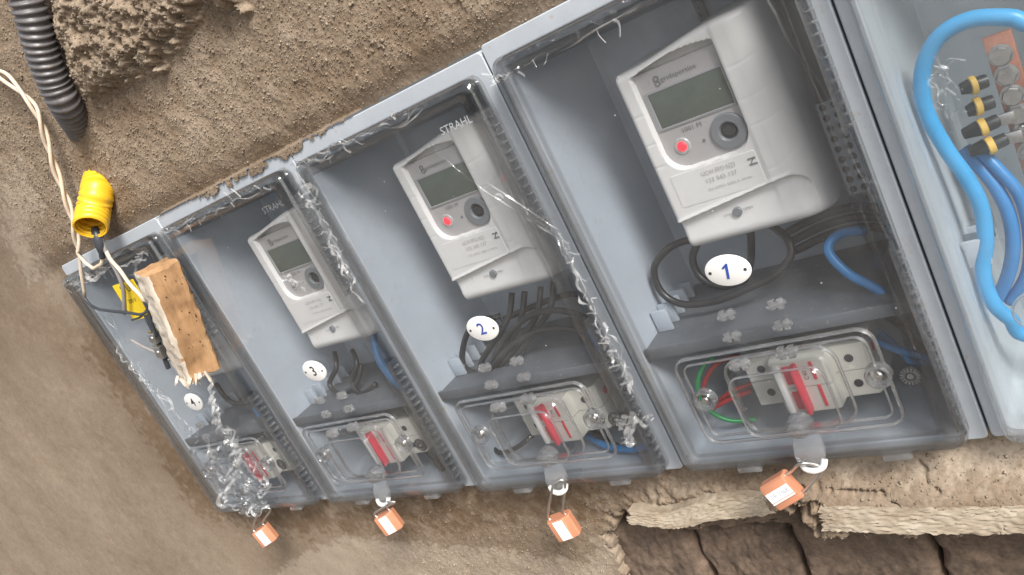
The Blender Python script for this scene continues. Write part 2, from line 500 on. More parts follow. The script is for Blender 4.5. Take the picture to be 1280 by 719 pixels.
def build_wall():
    xs = np.concatenate([np.arange(-1.05, 0.0, 0.0024), np.arange(0.0, 0.92, 0.0012), np.arange(0.92, 1.30, 0.003)])
    zs = np.arange(-0.20, 0.62, 0.0012)
    X, Z = np.meshgrid(xs, zs)
    S = 1000.0
    g = lambda G, k=1.0, o=0: sample(G, X * S * k + 3000 + o, Z * S * k + 3000 + o * 0.7)
    big = fft_noise((512, 1024), 30, 260, 1, 1.5)
    mid = fft_noise((512, 1024), 9, 60, 2, 0.8)
    grain = fft_noise((1024, 2048), 4.5, 14, 3, 0.0)
    grain2 = fft_noise((1024, 2048), 5.0, 18, 4, 0.0)
    nb, nm, ng, ng2 = g(big), g(mid), g(grain, 2.0), g(grain2, 2.0, 311)
    edge = nm * 0.0035 + ng * 0.0012                               # raggedness of every boundary
    # how coarse the render coat is: rough above and right below the boxes, floated smooth to the lower left
    rough = 0.02 + 0.98 * smooth01(0.30, 0.36, Z) * smooth01(-0.12, 0.06, X)
    rough = np.maximum(rough, 0.62 * smooth01(0.10, 0.30, X))
    rough = np.maximum(rough, 0.45 * smooth01(0.25, 0.45, Z + 0.4 * X))
    nb = nb * (0.35 + 0.65 * rough)
    Y = 0.010 - 0.0005 * nb - 0.00004 * nm * rough
    gr = np.where(ng > 0, ng, ng * 0.55)
    Y -= rough * (0.00022 * gr + 0.00018 * ng2 + 0.00018 * nm)
    # coat comes up flush with the flange above the boxes
    top = smooth01(0.318, 0.345, Z)
    Y -= top * 0.0072 * smooth01(-0.15, 0.02, X)
    # older, thicker and coarser render, upper left, with a ragged lower edge
    lump = [(0.2808, -0.0120, 0.5410), (0.2346, -0.0120, 0.5013), (0.2245, -0.0120, 0.4712), (0.2128, -0.0120, 0.4389), (0.2559, -0.0120, 0.4357), (0.2817, -0.0120, 0.4341), (0.3188, -0.0120, 0.4277), (0.3413, -0.0120, 0.4347), (0.3738, -0.0120, 0.4365), (0.3972, -0.0120, 0.4439), (0.4402, -0.0120, 0.4656)]
    lump2 = [(0.4303, -0.0120, 0.4761), (0.4074, -0.0120, 0.4455), (0.4122, -0.0120, 0.4312), (0.4323, -0.0120, 0.4285), (0.4733, -0.0120, 0.4555)]
    for L in (lump, lump2):
        sdv = poly_sd(X, Z, L) + edge * 1.5
        k = smooth01(0.004, -0.015, sdv)
        Y -= k * (0.018 + 0.0020 * nm + 0.0006 * ng + 0.0005 * ng2)
    # chamfered ledge below the right-hand boxes: the coat runs out towards the viewer
    xr = smooth01(0.50, 0.66, X + edge * 4)
    xr2 = smooth01(0.665, 0.69, X + edge * 2)
    prof = smooth01(-0.002, -0.040, Z)
    Y -= prof * (0.010 * xr + 0.011 * xr2)
    # broken-out area showing the old bricks
    br = [(0.5160, 0.0020, -0.0472), (0.5415, -0.0000, -0.0548), (0.5728, -0.0010, -0.0553), (0.5999, -0.0010, -0.0467), (0.6348, -0.0010, -0.0457), (0.6652, -0.0020, -0.0437), (0.6734, -0.0040, -0.0501), (0.6787, -0.0080, -0.0594), (0.7163, -0.0120, -0.0560), (0.8056, -0.0120, -0.0607), (1.35, 0, -0.075), (1.35, 0, -0.3), (0.4821, -0.0050, -0.1505), (0.4925, -0.0050, -0.0964), (0.4914, -0.0050, -0.0717)]
    sdb = poly_sd(X, Z, br) + edge * 0.8
    kb = smooth01(0.0008, -0.0035, sdb)
    Y = Y * (1 - kb) + kb * (0.052 + 0.004 * nm + 0.0015 * ng)
    # cracks along the ledge
    def crack(pts, w=0.0012, d=0.006):
        nonlocal Y
        P = [(p[0], p[-1]) for p in pts]; dd = np.full(X.shape, 1e9)
        for (ax, az), (bx, bz) in zip(P[:-1], P[1:]):
            ex, ez = bx - ax, bz - az
            t = np.clip(((X - ax) * ex + (Z - az) * ez) / (ex * ex + ez * ez), 0, 1)
            dd = np.minimum(dd, np.hypot(X - ax - ex * t, Z - az - ez * t))
        Y = Y + d * smooth01(w, w * 0.3, dd + edge * 0.25)
    crack([(0.6984, -0.0120, -0.0253), (0.7155, -0.0120, -0.0278), (0.7302, -0.0120, -0.0283), (0.7371, -0.0120, -0.0338), (0.7365, -0.0120, -0.0388)])
    crack([(0.6043, 0.0000, -0.0277), (0.6192, 0.0000, -0.0303), (0.6377, -0.0000, -0.0302), (0.6419, 0.0000, -0.0348)])
    crack([(0.7525, 0.0000, 0.0022), (0.7587, -0.0050, -0.0250), (0.7646, -0.0080, -0.0292)], 0.001, 0.003)
    # paler patches, dry stains among them, and darker ones, each with its outline
    pale = np.full(X.shape, 0.38) + 0.08 * nb + 0.05 * nm + 0.03 * ng2
    pale += 0.12 * smooth01(0.33, 0.40, Z)
    def patch(pts, amt, soft=0.012, wob=2.2):
        nonlocal pale
        s = poly_sd(X, Z, pts) + edge * wob
        pale = pale + amt * smooth01(soft, -soft, s)
    patch([(-0.0430, 0.0100, -0.1238), (0.0871, 0.0100, -0.0734), (0.1626, 0.0100, -0.0577), (0.2438, 0.0100, -0.0669), (0.3076, 0.0100, -0.0730), (0.3841, 0.0100, -0.0809), (0.4247, 0.0100, -0.0911), (0.4555, 0.0100, -0.0988), (0.4854, 0.0050, -0.0806), (0.4822, 0.0000, -0.1375), (-0.1306, 0.0100, -0.2219)], 0.62, 0.004, 1.0)
    patch([(-0.4794, 0.0100, 0.2496), (-0.1643, 0.0100, 0.2430), (-0.1043, 0.0100, 0.1395), (-0.0920, 0.0100, -0.0077), (-0.0315, 0.0100, -0.1109), (-0.1306, 0.0100, -0.2219), (-1.4350, 0.0100, -0.3015)], 0.20, 0.03)  # hazy lightening of the lower left, painted into the coat's tone
    patch([(-0.0162, 0.0100, 0.4245), (0.0502, 0.0100, 0.4256), (0.0304, 0.0100, 0.3910), (-0.0387, 0.0100, 0.3635), (-0.0574, 0.0100, 0.3280), (-0.0999, 0.0100, 0.3284), (-0.0816, 0.0100, 0.3755)], 0.60, 0.010, 2.5)
    patch([(-0.0292, 0.0100, 0.3409), (-0.0372, 0.0100, 0.3126), (-0.0462, 0.0100, 0.2521), (-0.0698, 0.0100, 0.2572), (-0.0759, 0.0100, 0.3224)], 0.35, 0.012, 2.5)
    patch([(0.6888, -0.0100, 0.0006), (0.7520, -0.0080, -0.0025), (0.8203, -0.0060, -0.0013), (0.8136, -0.0150, -0.0283), (0.7616, -0.0150, -0.0183), (0.7034, -0.0120, -0.0185)], 0.62, 0.006, 1.4)
    patch([(0.5462, 0.0000, -0.0204), (0.5948, 0.0000, -0.0196), (0.6188, 0.0000, -0.0237), (0.6013, 0.0000, -0.0349), (0.5467, 0.0000, -0.0345)], 0.35, 0.010, 1.6)
    patch([(0.4720, 0.0000, -0.0845), (0.5085, 0.0000, -0.0517), (0.5078, 0.0000, -0.0766), (0.4869, 0.0000, -0.1196), (0.4537, 0.0000, -0.1201)], 0.45, 0.006, 1.5)
    patch(lump, 0.16, 0.006); patch(lump2, 0.25, 0.006)
    patch([(0.1981, -0.0100, 0.4461), (0.2327, -0.0100, 0.4550), (0.2799, -0.0100, 0.4469), (0.3227, -0.0100, 0.4330), (0.3094, -0.0100, 0.4268), (0.2518, -0.0100, 0.4352), (0.2091, -0.0100, 0.4366)], 0.35, 0.006)
    patch([(-0.0486, 0.0100, 0.2843), (-0.0206, 0.0100, 0.2571), (-0.0297, 0.0100, 0.0007), (0.1757, 0.0100, -0.0238), (0.3831, 0.0100, -0.0181), (0.5039, 0.0100, -0.0205), (0.4925, 0.0100, -0.0428), (0.3243, 0.0100, -0.0472), (0.1013, 0.0100, -0.0475), (-0.0806, 0.0100, -0.0146), (-0.0789, 0.0100, 0.2263)], -0.28, 0.012)  # darker band along the left and lower edges of the boxes
    patch([(0.1792, 0.0000, 0.3904), (0.1882, 0.0000, 0.3465), (0.1158, 0.0000, 0.3249), (0.1147, 0.0000, 0.3780)], -0.15, 0.02)
    pale = np.clip(pale, 0, 1)
    pale = np.where(kb > 0.5, 0.15, pale)
    # opening for the boxes, with render smeared over the flange
    smear = 0.3262 - 0.0075 * np.clip(nm * 0.9 + 0.35, 0, 1) * np.clip(smooth01(0.235, 0.30, xs) * smooth01(0.47, 0.41, xs), 0, 1)[None, :] + 0.0004 * nm
    inside = (X > 0.004) & (X < 0.996) & (Z > 0.004) & (Z < smear)
    Y = np.where((Z < 0.3268) & (Z > 0.30) & (X > 0.2) & (X < 0.48), np.minimum(Y, -0.0010 - 0.0005 * np.abs(ng)), Y)
    h, w = X.shape
    co = np.stack([X, Y, Z], -1).reshape(-1, 3)
    idx = np.arange(h * w).reshape(h, w)
    q = np.stack([idx[:-1, :-1], idx[:-1, 1:], idx[1:, 1:], idx[1:, :-1]], -1)
    keep = ~(inside[:-1, :-1] & inside[1:, 1:] & inside[:-1, 1:] & inside[1:, :-1])
    q = q[keep].reshape(-1, 4)
    me = bpy.data.meshes.new("plaster_wall")
    me.vertices.add(len(co)); me.vertices.foreach_set("co", co.ravel())
    me.loops.add(q.size); me.loops.foreach_set("vertex_index", q.ravel().astype(np.int32))
    me.polygons.add(len(q)); me.polygons.foreach_set("loop_start", np.arange(0, q.size, 4, dtype=np.int32))
    me.update(calc_edges=True); me.validate()
    me.polygons.foreach_set("use_smooth", np.ones(len(me.polygons), bool))
    a = me.attributes.new("pale", 'FLOAT', 'POINT')
    if len(a.data) == len(co): a.data.foreach_set("value", pale.ravel().astype(np.float32))
    a = me.attributes.new("coarse", 'FLOAT', 'POINT')
    if len(a.data) == len(co): a.data.foreach_set("value", np.clip(rough, 0, 1).ravel().astype(np.float32))
    me.materials.append(M["plaster"])
    wall_ob = link(bpy.data.objects.new("plaster_wall", me), None, "rough brown plaster wall around and behind the row of meter boxes", "wall")
    # coarse sand standing out of the coat: small faceted grains, real relief
    r = np.random.default_rng(99); ok = (~inside) & (kb < 0.2) & (X > -0.9) & (X < 1.1)
    dx = np.gradient(xs)[None, :] * np.gradient(zs)[:, None]
    wgt = (np.clip(rough - 0.05, 0.02, 1) ** 1.3 * (0.55 + 0.45 * np.clip(0.5 + nm, 0, 1.4)) * ok * dx).ravel(); wgt /= wgt.sum()
    N = 105000; pick = r.choice(h * w, N, p=wgt)
    sz = 0.00045 + 0.00062 * r.random(N) ** 2.2 + 0.0009 * (r.random(N) < 0.03); sz *= 0.58 + 0.28 * rough.ravel()[pick]
    C0 = co[pick] + np.stack([r.uniform(-0.0006, 0.0006, N), -0.15 * sz, r.uniform(-0.0006, 0.0006, N)], 1)
    base = np.array([(1, 0, 0), (-1, 0, 0), (0, 1, 0), (0, -1, 0), (0, 0, 1), (0, 0, -1)], float)
    q4 = r.normal(size=(N, 4)); q4 /= np.linalg.norm(q4, axis=1)[:, None]; a_, b_, c_, d_ = q4.T
    Rm = np.stack([np.stack([1 - 2 * (c_ * c_ + d_ * d_), 2 * (b_ * c_ - a_ * d_), 2 * (b_ * d_ + a_ * c_)], -1), np.stack([2 * (b_ * c_ + a_ * d_), 1 - 2 * (b_ * b_ + d_ * d_), 2 * (c_ * d_ - a_ * b_)], -1), np.stack([2 * (b_ * d_ - a_ * c_), 2 * (c_ * d_ + a_ * b_), 1 - 2 * (b_ * b_ + c_ * c_)], -1)], 1)
    st = r.uniform(0.7, 1.35, (N, 6, 1)) * base[None]
    V = C0[:, None, :] + np.einsum('nij,nkj->nki', Rm, st) * sz[:, None, None]
    tri = np.array([(0, 2, 4), (2, 1, 4), (1, 3, 4), (3, 0, 4), (2, 0, 5), (1, 2, 5), (3, 1, 5), (0, 3, 5)])
    Fq = (tri[None] + (np.arange(N) * 6)[:, None, None]).reshape(-1, 3)
    gme = bpy.data.meshes.new("plaster_grit")
    gme.vertices.add(N * 6); gme.vertices.foreach_set("co", V.ravel())
    gme.loops.add(Fq.size); gme.loops.foreach_set("vertex_index", Fq.ravel().astype(np.int32))
    gme.polygons.add(len(Fq)); gme.polygons.foreach_set("loop_start", np.arange(0, Fq.size, 3, dtype=np.int32))
    gme.update(calc_edges=True)
    for nm_, arr in (("pale", np.clip(pale.ravel()[pick] + r.normal(0.10, 0.14, N), 0, 1)), ("coarse", np.full(N, 0.4))):
        at_ = gme.attributes.new(nm_, 'FLOAT', 'POINT'); at_.data.foreach_set("value", np.repeat(arr, 6).astype(np.float32))
    gme.polygons.foreach_set("use_smooth", np.ones(len(Fq), bool))
    gme.materials.append(M["plaster"])
    link(bpy.data.objects.new("plaster_grit", gme), wall_ob, kind="stuff")
    return wall_ob
wall = build_wall()

def rough_brick(x0, x1, y0, y1, z0, z1, seed, tilt=0.0):
    nx, nz = 46, 26
    r = np.random.default_rng(seed)
    G = fft_noise((64, 128), 2.5, 14, seed, 0.6); G2 = fft_noise((64, 128), 8, 50, seed + 9, 1.2)
    mb = MB(); cx, cz = (x0 + x1) / 2, (z0 + z1) / 2
    us = np.linspace(0, 1, nx); vs = np.linspace(0, 1, nz); V = []
    for j, v in enumerate(vs):
        for i, u in enumerate(us):
            e = min(u, 1 - u) * (x1 - x0); e2 = min(v, 1 - v) * (z1 - z0)
            k = max(0, 1 - min(e, e2) / 0.005)
            V.append((x0 + (x1 - x0) * u + 0.0012 * G2[j, i] * (k > 0), y0 + 0.0005 * G[j, i] + 0.0008 * G2[j, i] + 0.005 * k * k + tilt * (u - 0.5), z0 + (z1 - z0) * v + 0.0012 * G2[j + 20, i] * (k > 0)))
    F = [(j * nx + i, j * nx + i + 1, (j + 1) * nx + i + 1, (j + 1) * nx + i) for j in range(nz - 1) for i in range(nx - 1)]
    ring = [i for i in range(nx)] + [j * nx + nx - 1 for j in range(1, nz)] + [(nz - 1) * nx + i for i in range(nx - 2, -1, -1)] + [j * nx for j in range(nz - 2, 0, -1)]
    b = len(V); V += [(V[i][0], y1, V[i][2]) for i in ring]
    F += [(ring[i], ring[(i + 1) % len(ring)], b + (i + 1) % len(ring), b + i) for i in range(len(ring))]
    return MB().add(V, F).build("brick", "brick", wall, angle=50)
rough_brick(0.478, 0.556, 0.022, 0.06, -0.140, -0.066, 21, 0.004)
rough_brick(0.560, 0.6365, 0.030, 0.06, -0.140, -0.078, 22)
rough_brick(0.6415, 0.735, 0.026, 0.06, -0.145, -0.079, 23, -0.003)
rough_brick(0.739, 0.850, 0.024, 0.06, -0.145, -0.084, 24)
rough_brick(0.855, 0.965, 0.026, 0.06, -0.145, -0.082, 27)
rough_brick(0.969, 1.08, 0.028, 0.06, -0.145, -0.080, 28)
rough_brick(0.553, 0.660, 0.020, 0.06, -0.074, -0.050, 25, 0.004)
rough_brick(0.664, 1.08, 0.012, 0.06, -0.080, -0.062, 26, 0.0)

def splinter_board(name, top, bot, thick, seed, label):
    """weathered strip of wood between a top and a bottom line (same number of points)"""
    T, B_ = spline(top, 14), spline(bot, 14); r = np.random.default_rng(seed)
    nv = 23; n = len(T); L = []
    G = fft_noise((32, 256), 2.2, 9, seed, 0.3)
    for i in range(n):
        row = []
        for j in range(nv):
            p = T[i].lerp(B_[i], j / (nv - 1))
            jag = 0.00035 * G[j, i % 256]
            row.append(Vector((p.x + (0.0012 * G[j, 40] if i < 2 or i > n - 3 else 0), p.y + 0.0045 * (1 - j / (nv - 1)) ** 1.3 + jag, p.z + (0.0004 * G[9, i % 256] if j in (0, nv - 1) else 0))))
        for j in range(nv - 1, -1, -1):
            p = T[i].lerp(B_[i], j / (nv - 1)); row.append(Vector((p.x, p.y + thick, p.z)))
        L.append(row)
    return MB().loft(L, True, True).build(name, "lath", None, angle=40, label=label, cat="broken edge")
splinter_board("broken_edge_strip",
    [(0.5381, -0.0060, -0.0351), (0.5695, -0.0070, -0.0368), (0.5966, -0.0070, -0.0302), (0.6230, -0.0070, -0.0262), (0.6464, -0.0060, -0.0272), (0.6505, -0.0010, -0.0331)],
    [(0.5340, -0.0060, -0.0436), (0.5610, -0.0070, -0.0480), (0.5811, -0.0070, -0.0489), (0.6064, -0.0070, -0.0434), (0.6311, -0.0060, -0.0433), (0.6520, -0.0010, -0.0445)], 0.02, 31,
    "short curved pale strip left of the padlock of box 1, under the plaster")
splinter_board("broken_edge_strip",
    [(0.6890, -0.0145, -0.0338), (0.7089, -0.0155, -0.0342), (0.7380, -0.0165, -0.0357), (0.7650, -0.0165, -0.0379), (0.7906, -0.0165, -0.0388), (0.8148, -0.0165, -0.0397), (0.9046, -0.0165, -0.0436)],
    [(0.6876, -0.0145, -0.0499), (0.7060, -0.0155, -0.0505), (0.7329, -0.0165, -0.0520), (0.7604, -0.0165, -0.0537), (0.7864, -0.0165, -0.0548), (0.8108, -0.0165, -0.0557), (0.9018, -0.0165, -0.0599)], 0.022, 32,
    "long pale layered strip running out of the picture at lower right")
gm = MB().add([(-14, 0.3, -1.25), (14, 0.3, -1.25), (14, -22, -1.25), (-14, -22, -1.25)], [(3, 2, 1, 0)]).build("ground", "earth", None, kind="structure", recalc=False)

# ================================================================== meter boxes
def perforated(mb, x0, z0, nx, nz, cx, cz, r, y, sq=False):
    """plate with real holes: each cell is a square ring"""
    for i in range(nx):
        for j in range(nz):
            a, b = x0 + (i + 0.5) * cx, z0 + (j + 0.5) * cz; V = []
            for k in range(8):
                t = math.radians(45 * k); s = max(abs(math.cos(t)), abs(math.sin(t)))
                V.append((a + math.cos(t) / s * cx / 2, y, b + math.sin(t) / s * cz / 2))
            for k in range(8):
                t = math.radians(45 * k); s = max(abs(math.cos(t)), abs(math.sin(t))) if sq else 1
                V.append((a + math.cos(t) / s * r, y, b + math.sin(t) / s * r))
            for k in range(8): V.append((V[8 + k][0], y + 0.0012, V[8 + k][2]))
            F = [(k, (k + 1) % 8, 8 + (k + 1) % 8, 8 + k) for k in range(8)] + [(8 + k, 8 + (k + 1) % 8, 16 + (k + 1) % 8, 16 + k) for k in range(8)]
            mb.add(V, F)

def hinge_clip(mb, x, z, y, s=1.0):
    """one moulded clear clip: two little knuckles and a pin"""
    for dx in (-0.0026, 0.0026):
        mb.box(x + (dx - 0.0019) * s, x + (dx + 0.0019) * s, y - 0.0042 * s, y + 0.0005, z - 0.0032 * s, z + 0.0032 * s, 0.0007)
    mb.tube([(x - 0.0058 * s, y - 0.0026 * s, z - 0.001), (x, y - 0.0026 * s, z), (x + 0.0058 * s, y - 0.0026 * s, z + 0.001)], 0.0017 * s, 8, 3)

def thick(o, t):
    md = o.modifiers.new("wall", 'SOLIDIFY'); md.thickness = t; md.offset = -1.0

def make_box(kind):
    """returns list of (name, mesh builder, material) parts in box coordinates"""
    root = thing("meter_box", (0, 0, 0), "tmp", "meter box", "row of meter boxes")
    lidm = "lid_pale" if kind == "pale" else "lid"; lide = "lidedge_pale" if kind == "pale" else "lidedge"
    Yl = -0.0125
    # shell
    mb = MB()
    mb.loft([rr(0.0007, 0.0, W - 0.0007, H, 0.003, DEPTH + 0.002), rr(0.0007, 0.0, W - 0.0007, H, 0.003, 0.0008), rr(0.0014, 0.0007, W - 0.0014, H - 0.0007, 0.003, 0.0),
             rr(0.0095, 0.004, W - 0.0095, 0.3125, 0.006, 0.0), rr(0.0105, 0.005, W - 0.0105, 0.3115, 0.006, 0.0012),
             rr(0.0125, 0.008, W - 0.0125, 0.309, 0.006, 0.03), rr(0.0185, 0.014, W - 0.0185, 0.303, 0.006, DEPTH - 0.003), rr(0.0215, 0.017, W - 0.0215, 0.300, 0.006, DEPTH)], cap1=True)
    mb.mi = [1] * (24 * 4) + [0] * (len(mb.f) - 24 * 4)
    mb.build("shell", ["grey_pale" if kind == "pale" else "grey", "greyflange"], root, angle=30)
    # shelf between the meter and the breaker compartment
    mb = MB().box(0.0118, 0.1880, 0.0015, 0.0985, 0.0905, 0.0955, 0.0008)
    mb.box(0.0118, 0.1880, 0.0005, 0.0030, 0.0885, 0.0968, 0.0006)
    mb.build("shelf", "shelf", root)
    # comb of ribs on the left wall above the shelf
    for k in range(5):
        MB().box(0.0140, 0.0260, 0.026 + k * 0.012, 0.0285 + k * 0.012, 0.0958, 0.112 - 0.001 * k, 0.0005).build("rib", "grey", root)
    # perforated mounting plate and slotted strip on the back
    mb = MB(); perforated(mb, 0.1625, 0.150, 2, 9, 0.0066, 0.0066, 0.0023, 0.045)
    pp = mb.build("perforated_plate", "grey", root)
    MB().box(0.1625, 0.1757, 0.0475, 0.0490, 0.150, 0.2094, 0).build("hole_shade", "dark", pp)  # dark sheet added in place of the shade behind the holes
    mb = MB(); perforated(mb, 0.100, 0.262, 1, 9, 0.0060, 0.0048, 0.0014, 0.0955, True); mb.box(0.100, 0.106, 0.0975, 0.0985, 0.262, 0.3050, 0)
    mb.build("slotted_strip", "shelf", root)
    # lid: a shallow tray of clear plastic
    mb = MB()
    I = lambda d, y, r: rr(0.0085 + d, 0.0025 + d, 0.1915 - d, 0.3142 - d, max(0.002, r - d * 0.5), y, 6)
    mb.loft([I(0, -0.0006, 0.008), I(0.0, -0.0095, 0.008), I(0.0006, -0.0117, 0.008), I(0.0022, -0.0137, 0.008), I(0.0045, -0.0145, 0.008),
             I(0.0085, -0.0145, 0.008), I(0.0102, -0.0140, 0.008), I(0.0118, Yl, 0.009), I(0.014, Yl, 0.009)], cap1=True)
    mb.mi = [1] * len(mb.f); mb.mi[-1] = 0
    ob = mb.build("lid", [lidm, lide], root, angle=25); thick(ob, 0.0018)
    # stiffening ribs moulded in the right and left side of the lid
    for sx, z0, nn in ((0.1925, 0.018, 19), (0.1925, 0.205, 14)):
        mb = MB()
        for k in range(nn):
            z = z0 + k * 0.0062
            mb.box(sx - 0.0038, sx - 0.0003, -0.0105, -0.0030, z, z + 0.0016, 0.0005)
        mb.box(sx - 0.0052, sx - 0.0042, -0.0128, -0.0016, z0 - 0.003, z0 + nn * 0.0062, 0.0003)
        mb.build("side_ribbing", "clear", root)
    # raised frame round the breaker window: two thin moulded ridges joined by a low web
    def ridge(mb, x0, z0, x1, z1, r, y, t):
        L = [rr(x0 + t * math.cos(a), z0 + t * math.cos(a), x1 - t * math.cos(a), z1 - t * math.cos(a), max(0.001, r - t * math.cos(a)), y - t * 1.5 * math.sin(a), 7) for a in [math.pi * 2 * k / 8 for k in range(8)]]
        mb.loft(L + [L[0]])
    mb = MB(); ridge(mb, 0.0375, 0.0265, 0.1640, 0.0925, 0.0095, Yl - 0.0020, 0.0011); ridge(mb, 0.0425, 0.0315, 0.1590, 0.0875, 0.0065, Yl - 0.0016, 0.0008)
    mb.build("window_frame", "clear", root, angle=40)
    # hinged bubble cover over the breaker toggle
    Bc = lambda d, y: rr(0.0705 + d, 0.0325 + d, 0.1395 - d, 0.0865 - d, 0.012 - d * 0.7, y, 7)
    mb = MB().loft([Bc(-0.0005, Yl - 0.0008), Bc(0.0002, Yl - 0.0034), Bc(0.0012, Yl - 0.0042), Bc(0.0034, Yl - 0.0044), Bc(0.0044, Yl - 0.0060), Bc(0.0056, Yl - 0.0150), Bc(0.0072, Yl - 0.0172), Bc(0.0095, Yl - 0.0180), Bc(0.012, Yl - 0.0180)], cap1=True)
    cov = mb.build("breaker_cover", "cover", root, angle=20)
    mb = MB(); ridge(mb, 0.0700, 0.0320, 0.1400, 0.0870, 0.0120, Yl - 0.0030, 0.0010); ridge(mb, 0.0755, 0.0375, 0.1345, 0.0815, 0.0085, Yl - 0.0165, 0.0007)
    mb.build("cover_rim", "clear", cov, angle=40)
    for (x, z, y, s) in ((0.0872, 0.1178, Yl, 1), (0.1189, 0.1180, Yl, 1), (0.0848, 0.1027, Yl, 1), (0.1177, 0.1040, Yl, 1), (0.0840, 0.0850, Yl - 0.004, 1.15), (0.1150, 0.0878, Yl - 0.004, 1.15)):
        mb = MB(); hinge_clip(mb, x, z, y, s); mb.build("hinge_clip", "clearbright", root)
    # screws of the window frame, in round clear bosses
    for x in (0.0490, 0.1590):
        mb = MB()
        C = lambda r, y: [(x + r * math.cos(t), y, 0.0610 + r * math.sin(t)) for t in [2 * math.pi * i / 24 for i in range(24)]]
        mb.loft([C(0.0078, Yl), C(0.0076, Yl - 0.0055), C(0.0070, Yl - 0.0064), C(0.0060, Yl - 0.0064), C(0.0054, Yl - 0.0052), C(0.0050, Yl - 0.0005), C(0.0078, Yl - 0.0003)])
        boss = mb.build("screw_boss", "clear", root, angle=25)
        sb = MB().disc((x, Yl - 0.0042, 0.0610), 0.0026, (0, 1, 0), 0.004, 16, bev=0.25)
        sb.box(x - 0.0020, x + 0.0020, Yl - 0.0047, Yl - 0.0040, 0.0606, 0.0614, 0.0001)
        sb.build("screw", "steel", boss)
    # latch: faceted boss, hasp plate and its rounded nose
    mb = MB()
    for k, (r, y) in enumerate(((0.0075, 0.0005), (0.0072, -0.0050), (0.0056, -0.0085), (0.0020, -0.0100))):
        pass
    loops = [[(0.1030 + r * math.cos(t + 0.2 * k) * 1.15, Yl + y, 0.0345 + r * math.sin(t + 0.2 * k)) for t in [2 * math.pi * i / 11 for i in range(11)]] for k, (r, y) in enumerate(((0.0072, 0.0), (0.0070, -0.006), (0.0060, -0.0105), (0.0034, -0.0125)))]
    mb.loft(loops, cap1=True); mb.build("latch_boss", "clearbright", root, smooth=False)
    mb = MB()
    loops = []
    for (z, y, hw, th) in ((0.0285, -0.0175, 0.0085, 0.0030), (0.0230, -0.0205, 0.0090, 0.0032), (0.0165, -0.0235, 0.0098, 0.0036), (0.0120, -0.0250, 0.0085, 0.0038), (0.0085, -0.0258, 0.0060, 0.0036)):
        loops.append([(0.1045 - hw, y, z), (0.1045 - hw * 0.5, y - 0.0008, z), (0.1045 + hw * 0.5, y - 0.0008, z), (0.1045 + hw, y, z), (0.1045 + hw, y + th, z + 0.001), (0.1045, y + th, z + 0.001), (0.1045 - hw, y + th, z + 0.001)])
    mb.loft(loops, True, True); mb.build("hasp_plate", "clearbright", root, angle=30)
    mb = MB().tube([(0.0975, -0.0245, 0.0125), (0.0995, -0.0262, 0.0088), (0.1050, -0.0268, 0.0072), (0.1105, -0.0260, 0.0090), (0.1125, -0.0240, 0.0130)], 0.0021, 10, 6)
    mb.build("hasp_nose", "tag", root)
    # clips under the lid
    for x in (0.055, 0.150):
        MB().box(x - 0.0085, x + 0.0085, -0.0125, -0.0030, -0.0015, 0.0036, 0.0010).build("lid_clip", "clearbright", root)
    # moulding date stamp
    mb = MB()
    for k in range(16):
        t = 2 * math.pi * k / 16; c, s = math.cos(t), math.sin(t); y = Yl - 0.0007
        a, b, wd = 0.0030, 0.0056, 0.0005
        mb.add([(0.1745 + c * a - s * wd, y, 0.0560 + s * a + c * wd), (0.1745 + c * a + s * wd, y, 0.0560 + s * a - c * wd), (0.1745 + c * b + s * wd, y, 0.0560 + s * b - c * wd), (0.1745 + c * b - s * wd, y, 0.0560 + s * b + c * wd)], [(0, 1, 2, 3)])
    MB().disc((0.1745, Yl - 0.0004, 0.0560), 0.0064, (0, 1, 0), 0.0004, 24).build("stamp_disc", "dark", root)
    mb.disc((0.1745, Yl - 0.0007, 0.0560), 0.0018, (0, 1, 0), 0.0002, 10)
    mb.build("date_stamp", "clearbright", root)
    return root

def copy_tree(o, parent=None):
    c = o.copy(); COL.objects.link(c); c.parent = parent
    for ch in o.children: copy_tree(ch, c)
    return c

BOX_LABELS = [
    "leftmost smoky clear-lidded meter box, half hidden behind a wooden block",
    "clear-lidded meter box with tag 3, next to the leftmost box",
    "middle clear-lidded meter box with tag 2 and a slanting film band",
    "large clear-lidded meter box in front carrying the white oval tag number 1",
    "rightmost pale clear-lidded box holding a copper bar and thick blue cables"]
box0 = make_box("smoked")
boxes = [box0] + [copy_tree(box0) for _ in range(3)] + [make_box("pale")]
JIT = [(0.0, 0.0, 0.0), (0.0, 0.0005, 0.0), (0.0, 0.0, -0.001), (0.0, -0.0005, 0.0015), (0.0, 0.0008, 0.001)]
for i, b in enumerate(boxes):
    b.location = (i * W + JIT[i][0], JIT[i][1], JIT[i][2])
    b["label"] = BOX_LABELS[i]
for b in (boxes[1], boxes[2]):
    lettering("STRAHL", 0.0078, "moulded" if b is boxes[2] else "print", b, (0.1660, -0.0131, 0.2905), shear=0.1)
# the rightmost box holds no breaker: it has no hinged window in its lid
for ch in list(boxes[4].children):
    if ch.name.split('.')[0] in ("window_frame", "breaker_cover", "hinge_clip", "screw_boss", "latch_boss", "hasp_plate", "hasp_nose", "shelf", "perforated_plate", "date_stamp", "stamp_disc"):
        for g in list(ch.children): bpy.data.objects.remove(g)
        bpy.data.objects.remove(ch)

